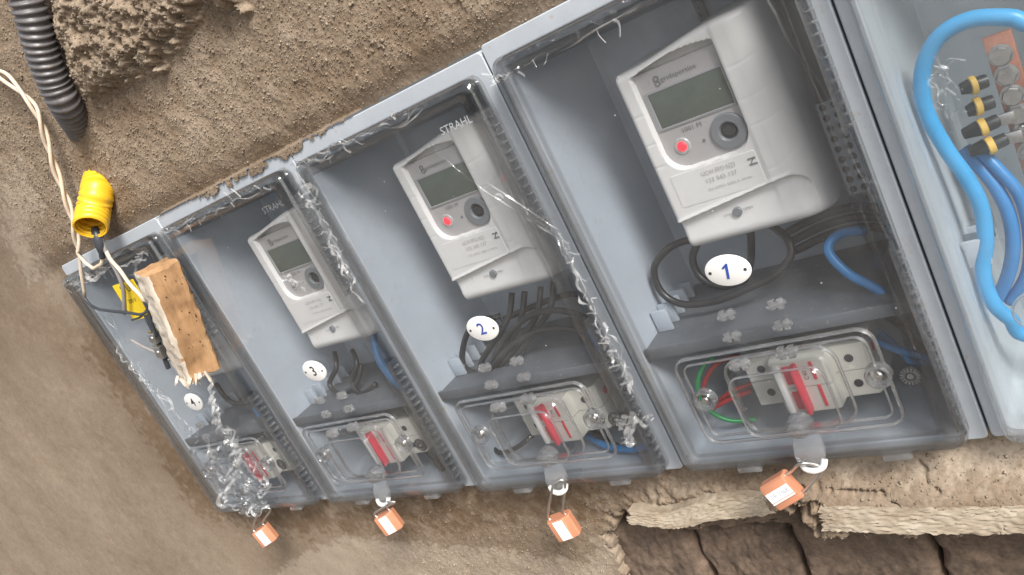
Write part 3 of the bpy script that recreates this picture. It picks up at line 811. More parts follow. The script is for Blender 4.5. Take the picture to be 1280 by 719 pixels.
# ================================================================== electricity meters
def meter_height(x, z):
    """depth of the housing front at (x, z); positive lies further back"""
    y = np.zeros_like(x)
    rb = smooth01(0.0645, 0.0685, x)
    y -= 0.0010 * rb * smooth01(0.0, 0.03, z)                                # raised right-hand cover
    k = np.clip((x - 0.075) / 0.017, 0, 1); y += 0.020 * (1 - np.sqrt(1 - k * k * 0.96))
    k = np.clip((0.0035 - x) / 0.0035, 0, 1); y += 0.0035 * (1 - np.sqrt(1 - k * k * 0.96))
    zt = 0.1215 + 0.0085 * smooth01(0.0, 0.075, x)                           # arched top edge
    k = np.clip((z - (zt - 0.004)) / 0.004, 0, 1); y += 0.006 * (1 - np.sqrt(1 - k * k * 0.96))
    k = np.clip((0.008 - z) / 0.008, 0, 1); y += 0.009 * (1 - np.sqrt(1 - k * k * 0.96))
    # recessed faceplate, large radius at its lower corners
    def rrect(x0, z0, x1, z1, r):
        qx = np.abs(x - (x0 + x1) / 2) - (x1 - x0) / 2 + r; qz = np.abs(z - (z0 + z1) / 2) - (z1 - z0) / 2 + r
        return np.hypot(np.maximum(qx, 0), np.maximum(qz, 0)) + np.minimum(np.maximum(qx, qz), 0) - r
    up = np.where(z > 0.09, rrect(0.0105, 0.05, 0.0655, 0.1175 + 0.0, 0.001), rrect(0.0105, 0.0535, 0.0655, 0.135, 0.0135))
    arch = 0.1172 + 0.0052 * np.sin(np.clip((x - 0.0105) / 0.062, 0, 1) * math.pi * 0.9)
    sl = np.maximum(rrect(0.0105, 0.1165, 0.0655, 0.14, 0.0005), (z - arch))
    rec = smooth01(0.0004, -0.0006, up)
    y = y * (1 - rec) + rec * 0.0048
    sr = smooth01(0.0004, -0.0006, sl); y = y * (1 - sr) + sr * 0.013
    # terminal compartment: steps back under a ledge, rounded at its upper right
    ledge = 0.0205 + 0.13 * x
    t = np.maximum(z - ledge, x - (0.087 - 0.0 * z)); cx, cz = 0.074, ledge - 0.013
    cor = np.where((x > cx) & (z > cz), np.hypot(x - cx, z - cz) - 0.013, t)
    tt = smooth01(0.0008, -0.0012, cor)
    y += tt * (0.0050 * smooth01(-0.012, 0.030, z - ledge + 0.03) - 0.001)
    lip = np.exp(-((z - ledge - 0.0012) / 0.0011) ** 2) * smooth01(0.082, 0.074, x); y -= 0.0009 * lip
    # fine joints of the right-hand cover
    for z0 in (0.102, 0.082, 0.066, 0.038):
        zz = z0 + 0.004 * smooth01(0.07, 0.1, x) * (1 if z0 > 0.05 else 3)
        y += 0.00028 * np.exp(-((z - zz) / 0.00055) ** 2) * smooth01(0.0665, 0.069, x)
    for z0 in (0.094, 0.075, 0.060): y += 0.00035 * np.exp(-((z - z0) / 0.00055) ** 2) * smooth01(0.0095, 0.0085, x)
    y += 0.00006 * np.exp(-((x - 0.0735) / 0.0006) ** 2) * smooth01(0.034, 0.040, z)
    return y

def make_meter():
    root = thing("electricity_meter", (0, 0, 0), "tmp", "electricity meter", "electricity meters in the boxes")
    nx, nz = 126, 168
    U, V_ = np.meshgrid(np.linspace(0, 1, nx), np.linspace(0, 1, nz))
    X = U * 0.092; Z = V_ * (0.1215 + 0.0085 * smooth01(0.0, 0.075, X))
    Y = meter_height(X, Z)
    V = np.stack([X, Y, Z], -1).reshape(-1, 3).tolist()
    F = [(j * nx + i, j * nx + i + 1, (j + 1) * nx + i + 1, (j + 1) * nx + i) for j in range(nz - 1) for i in range(nx - 1)]
    ring = [i for i in range(nx)] + [j * nx + nx - 1 for j in range(1, nz)] + [(nz - 1) * nx + i for i in range(nx - 2, -1, -1)] + [j * nx for j in range(nz - 2, 0, -1)]
    b = len(V); V += [(V[i][0] * 0.985 + 0.0007, 0.066, V[i][2] * 0.99 + 0.0006) for i in ring]
    F += [(ring[i], ring[(i + 1) % len(ring)], b + (i + 1) % len(ring), b + i) for i in range(len(ring))]
    F.append(tuple(b + i for i in range(len(ring))))
    MB().add(V, F).build("housing", "meter", root, angle=60)
    # faceplate with straight top and round lower corners
    out = [(0.0106, 0.0040, 0.1172), (0.0654, 0.0040, 0.1172)]
    for cx, a0 in ((0.0519, 0), (0.0241, -90)):
        for i in range(9):
            a = math.radians(a0 - 90 * i / 8); out.append((cx + 0.0135 * math.cos(a), 0.0040, 0.0672 + 0.0135 * math.sin(a)))
    fp = MB().loft([[(p[0], 0.0056, p[2]) for p in out], out], cap1=True).build("faceplate", "face", root, angle=30)
    lf = MB().loft([rr(0.0125, 0.0800, 0.0645, 0.1052, 0.0008, 0.0042, 2), rr(0.0125, 0.0800, 0.0645, 0.1052, 0.0008, 0.0032, 2), rr(0.0150, 0.0812, 0.0636, 0.1040, 0.0006, 0.0030, 2), rr(0.0154, 0.0816, 0.0632, 0.1036, 0.0006, 0.0036, 2)]).build("display_frame", "lcd_frame", root, angle=20)
    MB().loft([rr(0.0153, 0.0815, 0.0633, 0.1037, 0.0006, 0.0034, 2)] * 1 + [rr(0.0156, 0.0818, 0.0630, 0.1034, 0.0006, 0.0033, 2)], cap1=True).build("display", "lcd", root)
    # red light in its ring
    MB().disc((0.0228, 0.0032, 0.0672), 0.0056, (0, 1, 0), 0.001, 24, bev=0.15).build("light_ring", "face", root)
    MB().disc((0.0228, 0.0022, 0.0672), 0.0034, (0, 1, 0), 0.0015, 20, bev=0.35).build("indicator_light", "led", root)
    MB().disc((0.0372, 0.0034, 0.0662), 0.0010, (0, 1, 0), 0.0008, 10).build("sensor", "print", root)
    # optical port: ring with a sunken centre
    C = lambda r, y: [(0.0538 + r * math.cos(t), y, 0.0668 + r * math.sin(t)) for t in [2 * math.pi * i / 28 for i in range(28)]]
    op = MB().loft([C(0.0112, 0.0042), C(0.0110, 0.0024), C(0.0104, 0.0020), C(0.0062, 0.0020), C(0.0056, 0.0026), C(0.0052, 0.0040)], cap1=True).build("optical_port", "port", root, angle=25)
    MB().disc((0.0538, 0.0037, 0.0668), 0.0040, (0, 1, 0), 0.0008, 16, rz=0.0030).build("port_window", "dark", op)
    # brand mark: two rings and the name
    mb = MB()
    for zc in (0.1115, 0.1085):
        P = [(0.0245 + 0.0015 * math.cos(t), 0.0036, zc + 0.0015 * math.sin(t)) for t in [2 * math.pi * i / 14 for i in range(15)]]
        mb.sweep(P, [0.00042] * 15, 5, False)
    mb.build("emblem", "print", root)
    lettering("gridspertise", 0.0042, "print", root, (0.0385, 0.0036, 0.1098), width=0.0235)
    lettering("1001 M", 0.0042, "print", root, (0.0330, 0.0036, 0.0762), width=0.0125)
    # rating label
    MB().loft([rr(0.0085, 0.0300, 0.0645, 0.0520, 0.001, 0.0004, 2), rr(0.0087, 0.0302, 0.0643, 0.0518, 0.001, -0.0003, 2)], cap1=True).build("rating_label", "label", root)
    lettering("UCW PPO N23", 0.0042, "printfaint", root, (0.0400, -0.0009, 0.0475), width=0.022)
    lettering("123 343 137", 0.0040, "printfaint", root, (0.0400, -0.0009, 0.0425), width=0.020)
    lettering("IEC 62053  5(80) A  50 Hz", 0.0022, "printfaint", root, (0.0435, -0.0009, 0.0370), width=0.028)
    mb = MB()
    for k in (-1, 1): mb.box(0.0590, 0.0640, -0.0010, -0.0007, 0.0455 + k * 0.0018, 0.0462 + k * 0.0018, 0)
    mb.tube([(0.0597, -0.0009, 0.0440), (0.0612, -0.0009, 0.0458), (0.0632, -0.0009, 0.0482)], 0.0003, 4, 2)
    mb.build("recycling_mark", "print", root)
    # sealing screw and wording on the terminal cover
    MB().disc((0.0396, 0.0013, 0.0172), 0.0030, (0, 1, 0), 0.002, 18, bev=0.1).build("seal_screw", "port", root)
    lettering("LOCK", 0.0022, "print", root, (0.0325, 0.0022, 0.0168), width=0.005)
    lettering("OPEN", 0.0024, "print", root, (0.0467, 0.0018, 0.0176), width=0.006)
    return root
METER = [((0.066, 0.02, 0.152), "white electricity meter behind the wooden block in the leftmost box"),
         ((0.2690, 0.02, 0.1505), "white electricity meter above tag 3, small in the picture"),
         ((0.4668, 0.02, 0.1575), "white electricity meter with red light above tag 2"),
         ((0.6640, 0.02, 0.1515), "large white electricity meter with red light above tag 1")]
m0 = make_meter()
meters = [m0] + [copy_tree(m0) for _ in range(3)]
for m, (loc, lab) in zip(meters, METER):
    m.location = loc; m["label"] = lab
for m in meters[:2]:                                                  # these two show no lit lamp
    for ch in m.children:
        if ch.name.startswith("indicator_light"):
            me = ch.data.copy(); me.materials[0] = M["port"]; ch.data = me

# ================================================================== circuit breakers
def make_breaker():
    root = thing("circuit_breaker", (0, 0, 0), "tmp", "circuit breaker", "breakers below the meters")
    prof = [(0.066, 0.055), (0.066, 0.020), (0.068, 0.0165), (0.0885, 0.0165), (0.0900, 0.0030), (0.0915, 0.0015), (0.1240, 0.0015), (0.1255, 0.0030), (0.1262, 0.0130), (0.1465, 0.0130), (0.1485, 0.0165), (0.1490, 0.055)]
    mb = MB()
    for z0, z1 in ((0.0330, 0.0512), (0.0518, 0.0702)):
        mb.loft([[(x, y, z0) for x, y in prof], [(x, y, z1) for x, y in prof]], True, True)
    mb.build("body", "breaker", root, angle=20)
    MB().box(0.0930, 0.0968, -0.0012, 0.004, 0.0345, 0.0692, 0.0004).build("front_bar", "tag", root)
    MB().box(0.0985, 0.1055, 0.0002, 0.004, 0.0550, 0.0680, 0.0006).build("toggle_base", "red", root)
    MB().box(0.0985, 0.1055, 0.0002, 0.004, 0.0360, 0.0490, 0.0006).build("toggle_base", "red", root)
    MB().box(0.1050, 0.1082, -0.0050, 0.004, 0.0340, 0.0695, 0.0008).build("toggle", "red", root)
    for z in (0.0420, 0.0605):
        MB().disc((0.1365, 0.0126, z), 0.0028, (0, 1, 0), 0.001, 14).build("terminal_screw", "dark", root)
        MB().disc((0.0785, 0.0161, z), 0.0028, (0, 1, 0), 0.001, 14).build("terminal_screw", "dark", root)
    MB().box(0.1160, 0.1180, 0.0010, 0.0016, 0.0560, 0.0690, 0).build("red_stripe", "red", root)
    MB().box(0.1160, 0.1180, 0.0010, 0.0016, 0.0360, 0.0520, 0).build("red_stripe", "red", root)
    lettering("C40", 0.0042, "print", root, (0.1118, 0.0010, 0.0600), tilt=-math.pi / 2)
    MB().disc((0.1488, 0.0260, 0.0590), 0.0036, (-1, 0, 0), 0.002, 14, bev=0.2).build("test_button", "red", root)
    return root
BRK = ["cream circuit breaker with red toggle behind film in the leftmost box", "cream circuit breaker with red toggle in the second box from the left", "cream circuit breaker with red toggle in the middle box", "large cream circuit breaker with red toggle below tag 1"]
b0 = make_breaker()
for i, lab in enumerate(BRK):
    b = b0 if i == 0 else copy_tree(b0)
    b.location = (i * W, 0, 0.0 if i else -0.001); b["label"] = lab

# ================================================================== oval number tags
def make_tag(num, x, z, tilt, ink, lab):
    root = thing("number_tag", (x, -0.0150, z), lab, "tag", "white oval number tags", Quaternion((0, 1, 0), tilt))
    E_ = lambda a, b, y: [(a * math.cos(t), y, b * math.sin(t)) for t in [2 * math.pi * i / 36 for i in range(36)]]
    MB().loft([E_(0.0140, 0.0100, 0.0010), E_(0.0143, 0.0103, 0.0002), E_(0.0140, 0.0100, -0.0006), E_(0.0134, 0.0094, -0.0009)], True, True).build("plate", "tag", root, angle=30)
    for s in (-1, 1):
        MB().disc((s * 0.0108, -0.0011, -0.0002), 0.0010, (0, 1, 0), 0.0006, 12).build("rivet_hole", "dark", root)
    if num == "1":                                                    # drawn with a flag, as on the tag
        P = [(-0.0008, -0.0050), (0.0007, -0.0050), (0.0007, 0.0050), (-0.0003, 0.0050), (-0.0030, 0.0022), (-0.0022, 0.0014), (-0.0008, 0.0028)]
        o = MB().loft([[(x, -0.0009, z) for x, z in P], [(x, -0.0013, z) for x, z in P]], cap1=True).build("numeral", ink, root, smooth=False)
        o.rotation_euler = (0, 0.10, 0)
    else:
        lettering(num, 0.0135, ink, root, (0.0, -0.0012, 0.0), "numeral", tilt=-0.12, bold=0.00012)
make_tag("1", 0.6995, 0.1474, 0.12, "ink", "white oval tag with blue number 1 on the large front box")
make_tag("2", 0.5045, 0.1484, 0.10, "ink", "white oval tag with blue number 2 on a box lid")
make_tag("3", 0.3047, 0.1471, 0.10, "blackink", "white oval tag with dark number 3 on a box lid")
make_tag("4", 0.1030, 0.1450, 0.10, "blackink", "pale oval tag on the leftmost box below the wooden block")
# little moulded eyelets below each tag
# ================================================================== padlocks
def make_padlock(name_lab, loc, axis_up, axis_out, shackle, print_txt, tail):
    up = Vector(axis_up).normalized(); out = Vector(axis_out); out = (out - up * out.dot(up)).normalized(); sx = up.cross(out) * -1
    # local: x = across, y = away from viewer, z = up (towards the shackle)
    rot = Matrix((sx, -out, up)).transposed()
    if rot.determinant() < 0: rot = Matrix((-sx, -out, up)).transposed()
    root = thing("padlock", loc, name_lab, "padlock", "small orange padlocks hanging from the boxes", rot.to_quaternion())
    w, h, d = 0.0100, 0.0190, 0.0058
    # body: extruded profile with a flat centre rib and rounded cheeks
    prof = [(-w, 0), (-w, -d * 0.55), (-w * 0.90, -d * 0.85), (-w * 0.50, -d), (w * 0.42, -d), (w * 0.50, -d * 0.84), (w * 0.90, -d * 0.72), (w, -d * 0.45), (w, d * 0.6), (w * 0.85, d), (-w * 0.85, d), (-w, d * 0.6)]
    MB().loft([[(x * 0.97, y * 0.96, 0) for x, y in prof], [(x, y, 0.0006) for x, y in prof], [(x, y, h - 0.0008) for x, y in prof], [(x * 0.96, y * 0.94, h) for x, y in prof]], True, True).build("body", "orange", root, angle=25)
    MB().loft([rr(-w * 0.47, 0.0006, w * 0.24, h - 0.0008, 0.0003, -d - 0.0001, 1), rr(-w * 0.46, 0.0007, w * 0.23, h - 0.0009, 0.0003, -d - 0.0004, 1)], cap1=True).build("sticker", "sticker", root)
    MB().box(w * 0.29, w * 0.40, -d - 0.0003, -d + 0.0005, 0.0006, h - 0.0008, 0).build("sticker_edge", "sticker", root)
    o = lettering(print_txt, 0.0050, "greyink", root, (-w * 0.11, -d - 0.0006, h * 0.5), tilt=-math.pi / 2, width=0.0140)
    # shackle through the hasp: points in local coordinates
    inv = rot.inverted()
    a, b = Vector((-w * 0.72, 0, h - 0.002)), Vector((w * 0.72, 0, h - 0.002))
    mid = [inv @ (Vector(p) - Vector(loc)) for p in shackle]
    MB().tube([a, a + Vector((0, 0, 0.006))] + mid + [b + Vector((0, 0, 0.006)), b], 0.00105, 10, 8).build("shackle", "steel", root, angle=0)
    if tail:
        MB().loft([[(0.0 + r * math.cos(t) + 0.0, r * math.sin(t), z) for t in [2 * math.pi * i / 7 for i in range(7)]] for r, z in ((0.0012, 0.0008), (0.0011, -0.002), (0.0021, -0.003), (0.0014, -0.0048))], True, True).build("key_stub", "steel", root)
TXT = "DR 3368"
make_padlock("small orange padlock tilted on its side below box 1", (0.6712, -0.0300, -0.0071), (0.030, 0.004, 0.013), (0.35, -1.0, 0.25), [(0.6994, -0.0310, 0.0172), (0.7056, -0.0280, 0.0136), (0.7080, -0.0260, 0.0075)], TXT, True)
make_padlock("orange padlock with white sticker hanging from the middle box", (0.4968, -0.0300, -0.0321), (-0.003, 0.0, 0.03), (0.25, -1.0, 0.15), [(0.5033, -0.0310, 0.0123), (0.5084, -0.0290, 0.0179), (0.5143, -0.0260, 0.0149)], TXT, False)
make_padlock("orange padlock with white sticker hanging from the second box from the left", (0.3050, -0.0300, -0.0180), (-0.004, 0.0, 0.03), (0.45, -1.0, 0.15), [(0.3124, -0.0310, 0.0093), (0.3148, -0.0290, 0.0120), (0.3208, -0.0260, 0.0091)], TXT, True)
make_padlock("leftmost orange padlock hanging from the box behind the wooden block", (0.1052, -0.0300, -0.0255), (-0.006, 0.0, 0.03), (0.45, -1.0, 0.15), [(0.1149, -0.0310, 0.0116), (0.1230, -0.0290, 0.0168), (0.1328, -0.0260, 0.0126)], TXT, False)

# ================================================================== cables inside the boxes
K = "cables inside box 1"
cable("black_cable", [(0.6863, 0.0550, 0.1449), (0.6641, 0.0480, 0.1497), (0.6426, 0.0420, 0.1512), (0.6246, 0.0400, 0.1405), (0.6223, 0.0380, 0.1226), (0.6341, 0.0360, 0.1104), (0.6581, 0.0340, 0.1079), (0.6828, 0.0340, 0.1113), (0.7027, 0.0360, 0.1156), (0.7167, 0.0400, 0.1241), (0.7170, 0.0460, 0.1345), (0.7065, 0.0550, 0.1438)], 0.0026, "black", "wide black cable loop left of and below the meter of box 1", K)
cable("black_cable", [(0.6592, 0.0580, 0.1487), (0.6493, 0.0500, 0.1365), (0.6507, 0.0460, 0.1222), (0.6632, 0.0440, 0.1132), (0.6799, 0.0440, 0.1140)], 0.0026, "black", "inner black cable loop behind the white tag 1", K)
cable("black_cable", [(0.6923, 0.0580, 0.1435), (0.6893, 0.0560, 0.1331), (0.6837, 0.0560, 0.1204), (0.6722, 0.0600, 0.1060)], 0.0026, "black", "short straight black cable just right of tag 1", K)
for j, (dx, dy, lab) in enumerate(((0, 0, "uppermost dark cable bent behind the right lower corner of meter 1"), (8, 12, "middle dark cable bent behind the right lower corner of meter 1"), (16, 24, "lowest dark cable bent behind the right lower corner of meter 1"))):
    px = 0.004 * j
    P = [(0.7102, 0.0700, 0.1296), (0.7376, 0.0660, 0.1365), (0.7610, 0.0620, 0.1369), (0.7752, 0.0600, 0.1280), (0.7749, 0.0600, 0.1045), (0.7722, 0.0620, 0.0811)]
    cable("black_cable", [(p[0] + 0.0005 * j, p[1] - 0.002 * j, p[2] - px * 1.6) for p in P], 0.0028, "black", lab, K)
cable("blue_cable", [(0.7624, 0.0500, 0.1253), (0.7509, 0.0420, 0.1302), (0.7438, 0.0340, 0.1283), (0.7441, 0.0300, 0.1213), (0.7514, 0.0260, 0.1097), (0.7616, 0.0220, 0.1015), (0.7672, 0.0195, 0.0965), (0.7692, 0.0190, 0.0897)], 0.0030, "blue", "blue cable curving down to the shelf in box 1", K)
cable("green_wire", [(0.6429, 0.0300, 0.0685), (0.6357, 0.0220, 0.0657), (0.6291, 0.0180, 0.0560), (0.6260, 0.0180, 0.0429), (0.6296, 0.0200, 0.0292), (0.6394, 0.0220, 0.0201), (0.6539, 0.0280, 0.0151)], 0.0017, "green", "green wire at the left of the breaker of box 1", K, "wire")
cable("red_wire", [(0.6598, 0.0340, 0.0641), (0.6480, 0.0260, 0.0661), (0.6365, 0.0220, 0.0588), (0.6271, 0.0200, 0.0441), (0.6251, 0.0240, 0.0305)], 0.0017, "redwire", "red wire bowed at the left of the breaker of box 1", K, "wire")
cable("red_wire", [(0.6612, 0.0260, 0.0398), (0.6468, 0.0220, 0.0382), (0.6338, 0.0200, 0.0348), (0.6256, 0.0240, 0.0318)], 0.0017, "redwire", "straight red wire running into the breaker of box 1", K, "wire")
cable("red_wire", [(0.6654, 0.0280, 0.0445), (0.6489, 0.0260, 0.0419), (0.6355, 0.0260, 0.0358), (0.6234, 0.0300, 0.0251)], 0.0017, "redwire", "red wire behind the straight one in box 1", K, "wire")
cable("blue_cable", [(0.7333, 0.0400, 0.0657), (0.7471, 0.0340, 0.0593), (0.7589, 0.0300, 0.0522), (0.7722, 0.0280, 0.0462), (0.7801, 0.0340, 0.0362)], 0.0024, "blue", "blue cable right of the breaker in box 1", K)
cable("blue_cable", [(0.7431, 0.0500, 0.0619), (0.7538, 0.0420, 0.0530), (0.7609, 0.0360, 0.0457), (0.7648, 0.0340, 0.0391), (0.7742, 0.0400, 0.0334)], 0.0022, "blue", "second blue cable right of the breaker in box 1", K)
cable("black_cable", [(0.7569, 0.0450, 0.0672), (0.7669, 0.0340, 0.0645), (0.7718, 0.0300, 0.0532), (0.7758, 0.0300, 0.0436), (0.7840, 0.0340, 0.0337)], 0.0026, "black", "shiny black cable at the lower right of box 1", K)
cable("black_cable", [(0.7664, 0.0450, 0.0715), (0.7743, 0.0340, 0.0675), (0.7792, 0.0300, 0.0551), (0.7843, 0.0300, 0.0449), (0.7893, 0.0340, 0.0368)], 0.0026, "black", "outer shiny black cable at the lower right of box 1", K)

K = "cables inside box 2"
for P, lab in (([(0.4876, 0.0550, 0.1444), (0.4816, 0.0450, 0.1294), (0.4687, 0.0360, 0.1184), (0.4483, 0.0300, 0.1043), (0.4409, 0.0280, 0.0958)], "leftmost black cable dropping from the meter of box 2"),
               ([(0.5001, 0.0550, 0.1429), (0.4935, 0.0450, 0.1268), (0.4804, 0.0360, 0.1121), (0.4593, 0.0300, 0.0990), (0.4488, 0.0280, 0.0911)], "second black cable dropping from the meter of box 2"),
               ([(0.5166, 0.0550, 0.1433), (0.5099, 0.0450, 0.1268), (0.4936, 0.0360, 0.1132), (0.4718, 0.0300, 0.0998), (0.4527, 0.0280, 0.0889)], "third black cable dropping from the meter of box 2"),
               ([(0.5299, 0.0550, 0.1444), (0.5231, 0.0450, 0.1275), (0.5050, 0.0360, 0.1146), (0.4826, 0.0300, 0.1008), (0.4591, 0.0280, 0.0877)], "rightmost black cable dropping from the meter of box 2"),
               ([(0.4689, 0.0500, 0.1294), (0.4432, 0.0420, 0.1296), (0.4249, 0.0360, 0.1114), (0.4230, 0.0320, 0.0980), (0.4407, 0.0280, 0.0926), (0.4658, 0.0300, 0.0954), (0.4917, 0.0360, 0.1098)], "black cable loop at the left of box 2 beside tag 2"),
               ([(0.4505, 0.0280, 0.0940), (0.4764, 0.0320, 0.1154), (0.5080, 0.0340, 0.1292), (0.5352, 0.0340, 0.1289), (0.5547, 0.0340, 0.1188), (0.5577, 0.0340, 0.1047), (0.5533, 0.0360, 0.0863)], "upper arched black cable at the right of box 2"),
               ([(0.4491, 0.0260, 0.0924), (0.4800, 0.0280, 0.1087), (0.5113, 0.0300, 0.1169), (0.5371, 0.0300, 0.1143), (0.5549, 0.0300, 0.1055), (0.5575, 0.0320, 0.0909)], "lower arched black cable at the right of box 2"),
               ([(0.4649, 0.0550, 0.1234), (0.4894, 0.0560, 0.1266), (0.5200, 0.0560, 0.1301), (0.5429, 0.0560, 0.1290), (0.5541, 0.0560, 0.1141)], "black cable running across behind the others in box 2")):
    cable("black_cable", P, 0.0026, "black", lab, K)
cable("blue_cable", [(0.5589, 0.0300, 0.1089), (0.5632, 0.0240, 0.0976), (0.5688, 0.0180, 0.0862), (0.5768, 0.0140, 0.0732), (0.5796, 0.0120, 0.0571), (0.5715, 0.0200, 0.0354)], 0.0030, "blue", "blue cable along the right side of the middle box", K)
cable("blue_cable", [(0.5055, 0.0350, 0.0141), (0.5265, 0.0220, 0.0125), (0.5517, 0.0140, 0.0110), (0.5695, 0.0100, 0.0150), (0.5785, 0.0120, 0.0198), (0.5712, 0.0300, 0.0208)], 0.0028, "blue", "blue cable bend at the bottom right of box 2", K)
cable("black_cable", [(0.4056, 0.0300, 0.0217), (0.4178, 0.0240, 0.0153), (0.4396, 0.0220, 0.0195), (0.4607, 0.0240, 0.0279)], 0.0022, "black", "black cable at the left of the breaker of box 2", K)
cable("black_cable", [(0.5035, 0.0400, 0.0228), (0.5206, 0.0300, 0.0159), (0.5370, 0.0250, 0.0059), (0.5385, 0.0300, -0.0099)], 0.0024, "black", "black cable right of the breaker of box 2", K)

K = "cables inside box 3"
cable("blue_cable", [(0.3338, 0.0400, 0.1484), (0.3356, 0.0300, 0.1327), (0.3411, 0.0240, 0.1182), (0.3532, 0.0180, 0.1029), (0.3681, 0.0140, 0.0929), (0.3708, 0.0160, 0.0800)], 0.0036, "blue", "blue cable running right of the small meter above tag 3", K)
cable("black_cable", [(0.2586, 0.0500, 0.1351), (0.2610, 0.0400, 0.1224), (0.2474, 0.0340, 0.1101), (0.2590, 0.0300, 0.0996), (0.2825, 0.0340, 0.1041), (0.2923, 0.0440, 0.1187)], 0.0026, "black", "left dark cable loop below the meter of box 3", K)
cable("black_cable", [(0.2829, 0.0500, 0.1322), (0.2912, 0.0400, 0.1215), (0.2785, 0.0340, 0.1066), (0.2874, 0.0300, 0.0950), (0.3080, 0.0340, 0.0998)], 0.0026, "black", "right dark cable loop below the meter of box 3", K)
cable("black_cable", [(0.3155, 0.0300, 0.0511), (0.3310, 0.0200, 0.0382), (0.3467, 0.0160, 0.0258), (0.3462, 0.0200, 0.0044)], 0.0026, "black", "dark cable right of the breaker of box 3", K)
cable("blue_cable", [(0.1190, 0.0300, 0.1036), (0.1366, 0.0200, 0.0823), (0.1517, 0.0140, 0.0642), (0.1533, 0.0140, 0.0433)], 0.0030, "blue", "blue cable at the right of the leftmost box", "cables inside box 4")
cable("black_cable", [(0.0637, 0.0400, 0.1372), (0.0768, 0.0340, 0.1178), (0.1061, 0.0300, 0.1108), (0.1275, 0.0340, 0.1150)], 0.0028, "black", "dark cable in the leftmost box right of its tag", "cables inside box 4")

K = "blue cables of the rightmost box"
cable("thick_blue_cable", [(0.940, 0.045, 0.120), (0.948, 0.030, 0.165), (0.936, 0.022, 0.205), (0.915, 0.020, 0.226), (0.8781, 0.0200, 0.2191), (0.8671, 0.0200, 0.2255), (0.8520, 0.0220, 0.2307), (0.8379, 0.0240, 0.2286), (0.8274, 0.0260, 0.2194), (0.8207, 0.0280, 0.2053), (0.8186, 0.0300, 0.1883), (0.8216, 0.0320, 0.1662), (0.8261, 0.0320, 0.1482), (0.8282, 0.0320, 0.1299), (0.8255, 0.0300, 0.1107), (0.8195, 0.0280, 0.0928), (0.8193, 0.0260, 0.0750), (0.8248, 0.0260, 0.0621), (0.8362, 0.0280, 0.0478), (0.915, 0.030, 0.060), (0.950, 0.040, 0.040), (0.970, 0.060, 0.030)], 0.0042, "bluethick", "thickest bright blue cable looping round the copper bar", K, n=16)
cable("thick_blue_cable", [(0.8256, 0.0600, 0.1555), (0.8297, 0.0560, 0.1456), (0.8353, 0.0520, 0.1299), (0.8371, 0.0500, 0.1120), (0.8337, 0.0500, 0.0923), (0.8254, 0.0520, 0.0731), (0.8128, 0.0560, 0.0546)], 0.0039, "blue", "middle blue cable dropping beside the thick loop", K, n=14)
cable("thick_blue_cable", [(0.8331, 0.0560, 0.1519), (0.8390, 0.0520, 0.1407), (0.8449, 0.0500, 0.1237), (0.8438, 0.0500, 0.1008), (0.8367, 0.0520, 0.0756), (0.8226, 0.0560, 0.0562)], 0.0034, "blue", "rightmost blue cable below the copper bar", K, n=14)
cable("thin_clear_wire", [(0.8455, 0.0100, 0.0858), (0.8356, 0.0080, 0.0834), (0.8304, 0.0080, 0.0765), (0.8313, 0.0100, 0.0665), (0.8392, 0.0120, 0.0600)], 0.0009, "clearbright", "thin clear loop of wire at the right picture edge", None, "wire")

# copper busbar with bolts, lugs and cable markers
bt, bb = Vector((0.8556, 0.0550, 0.2113)), Vector((0.8549, 0.0550, 0.1302))
bq = Quaternion((0, 1, 0), -math.atan2(bb.x - bt.x, bt.z - bb.z)); bus = thing("copper_busbar", (bt.x + 0.001, 0.055, bt.z), "upright copper bar with bright bolts in the rightmost box", "busbar", None, bq)
MB().box(-0.0068, 0.0068, 0, 0.004, -0.088, 0.0008, 0.0005).build("bar", "busbar", bus)
for k, (px) in enumerate(((0.8545, 0.0520, 0.2010), (0.8541, 0.0520, 0.1898), (0.8538, 0.0520, 0.1784), (0.8536, 0.0520, 0.1673), (0.8543, 0.0520, 0.1567), (0.8541, 0.0520, 0.1453))):
    lp = bq.inverted() @ (Vector(px) - Vector((bt.x + 0.001, 0.055, bt.z)))
    mb = MB().disc((lp.x * 0.3, -0.0045, lp.z), 0.0052, (0, 1, 0), 0.0045, 6 if k % 2 else 8, bev=0.12)
    mb.disc((lp.x * 0.3, -0.0008, lp.z), 0.0060, (0, 1, 0), 0.001, 18)
    mb.build("bolt", "steel", bus, angle=20)
LUG = [((0.8456, 0.0500, 0.1915), (0.8404, 0.0480, 0.1918), (0.8341, 0.0480, 0.1919)), ((0.8454, 0.0500, 0.1795), (0.8395, 0.0480, 0.1800), (0.8337, 0.0480, 0.1789)), ((0.8448, 0.0500, 0.1684), (0.8386, 0.0480, 0.1681), (0.8285, 0.0500, 0.1666)), ((0.8457, 0.0500, 0.1571), (0.8394, 0.0480, 0.1567), (0.8288, 0.0500, 0.1558))]
LN = ["uppermost", "second", "third", "lowest"]
for (a, b, c), nm in zip(LUG, LN):
    a, b, c = Vector(a), Vector(b), Vector(c)
    r = thing("cable_lug", a, nm + " black-sleeved cable lug with yellow marker on the copper bar", "cable lug", "cable lugs on the copper bar")
    d = (b - a)
    MB().sweep([Vector((0, 0, 0)) - d * 0.25, d * 0.1, d * 0.7, d, (c - a) * 0.55, c - a], [0.0036, 0.0038, 0.0038, 0.0042, 0.0044, 0.0030], 12).build("sleeve", "black", r, angle=40)
    MB().sweep([d * 0.72, d * 0.76, d * 1.24, d * 1.28], [0.0047, 0.0051, 0.0051, 0.0047], 14).build("marker", "marker", r, angle=40)
    if nm in ("third", "lowest"): MB().box(-0.0012, 0.0095, -0.0016, 0.0004, -0.0034, 0.0034, 0.0008).build("palm", "steel", r)

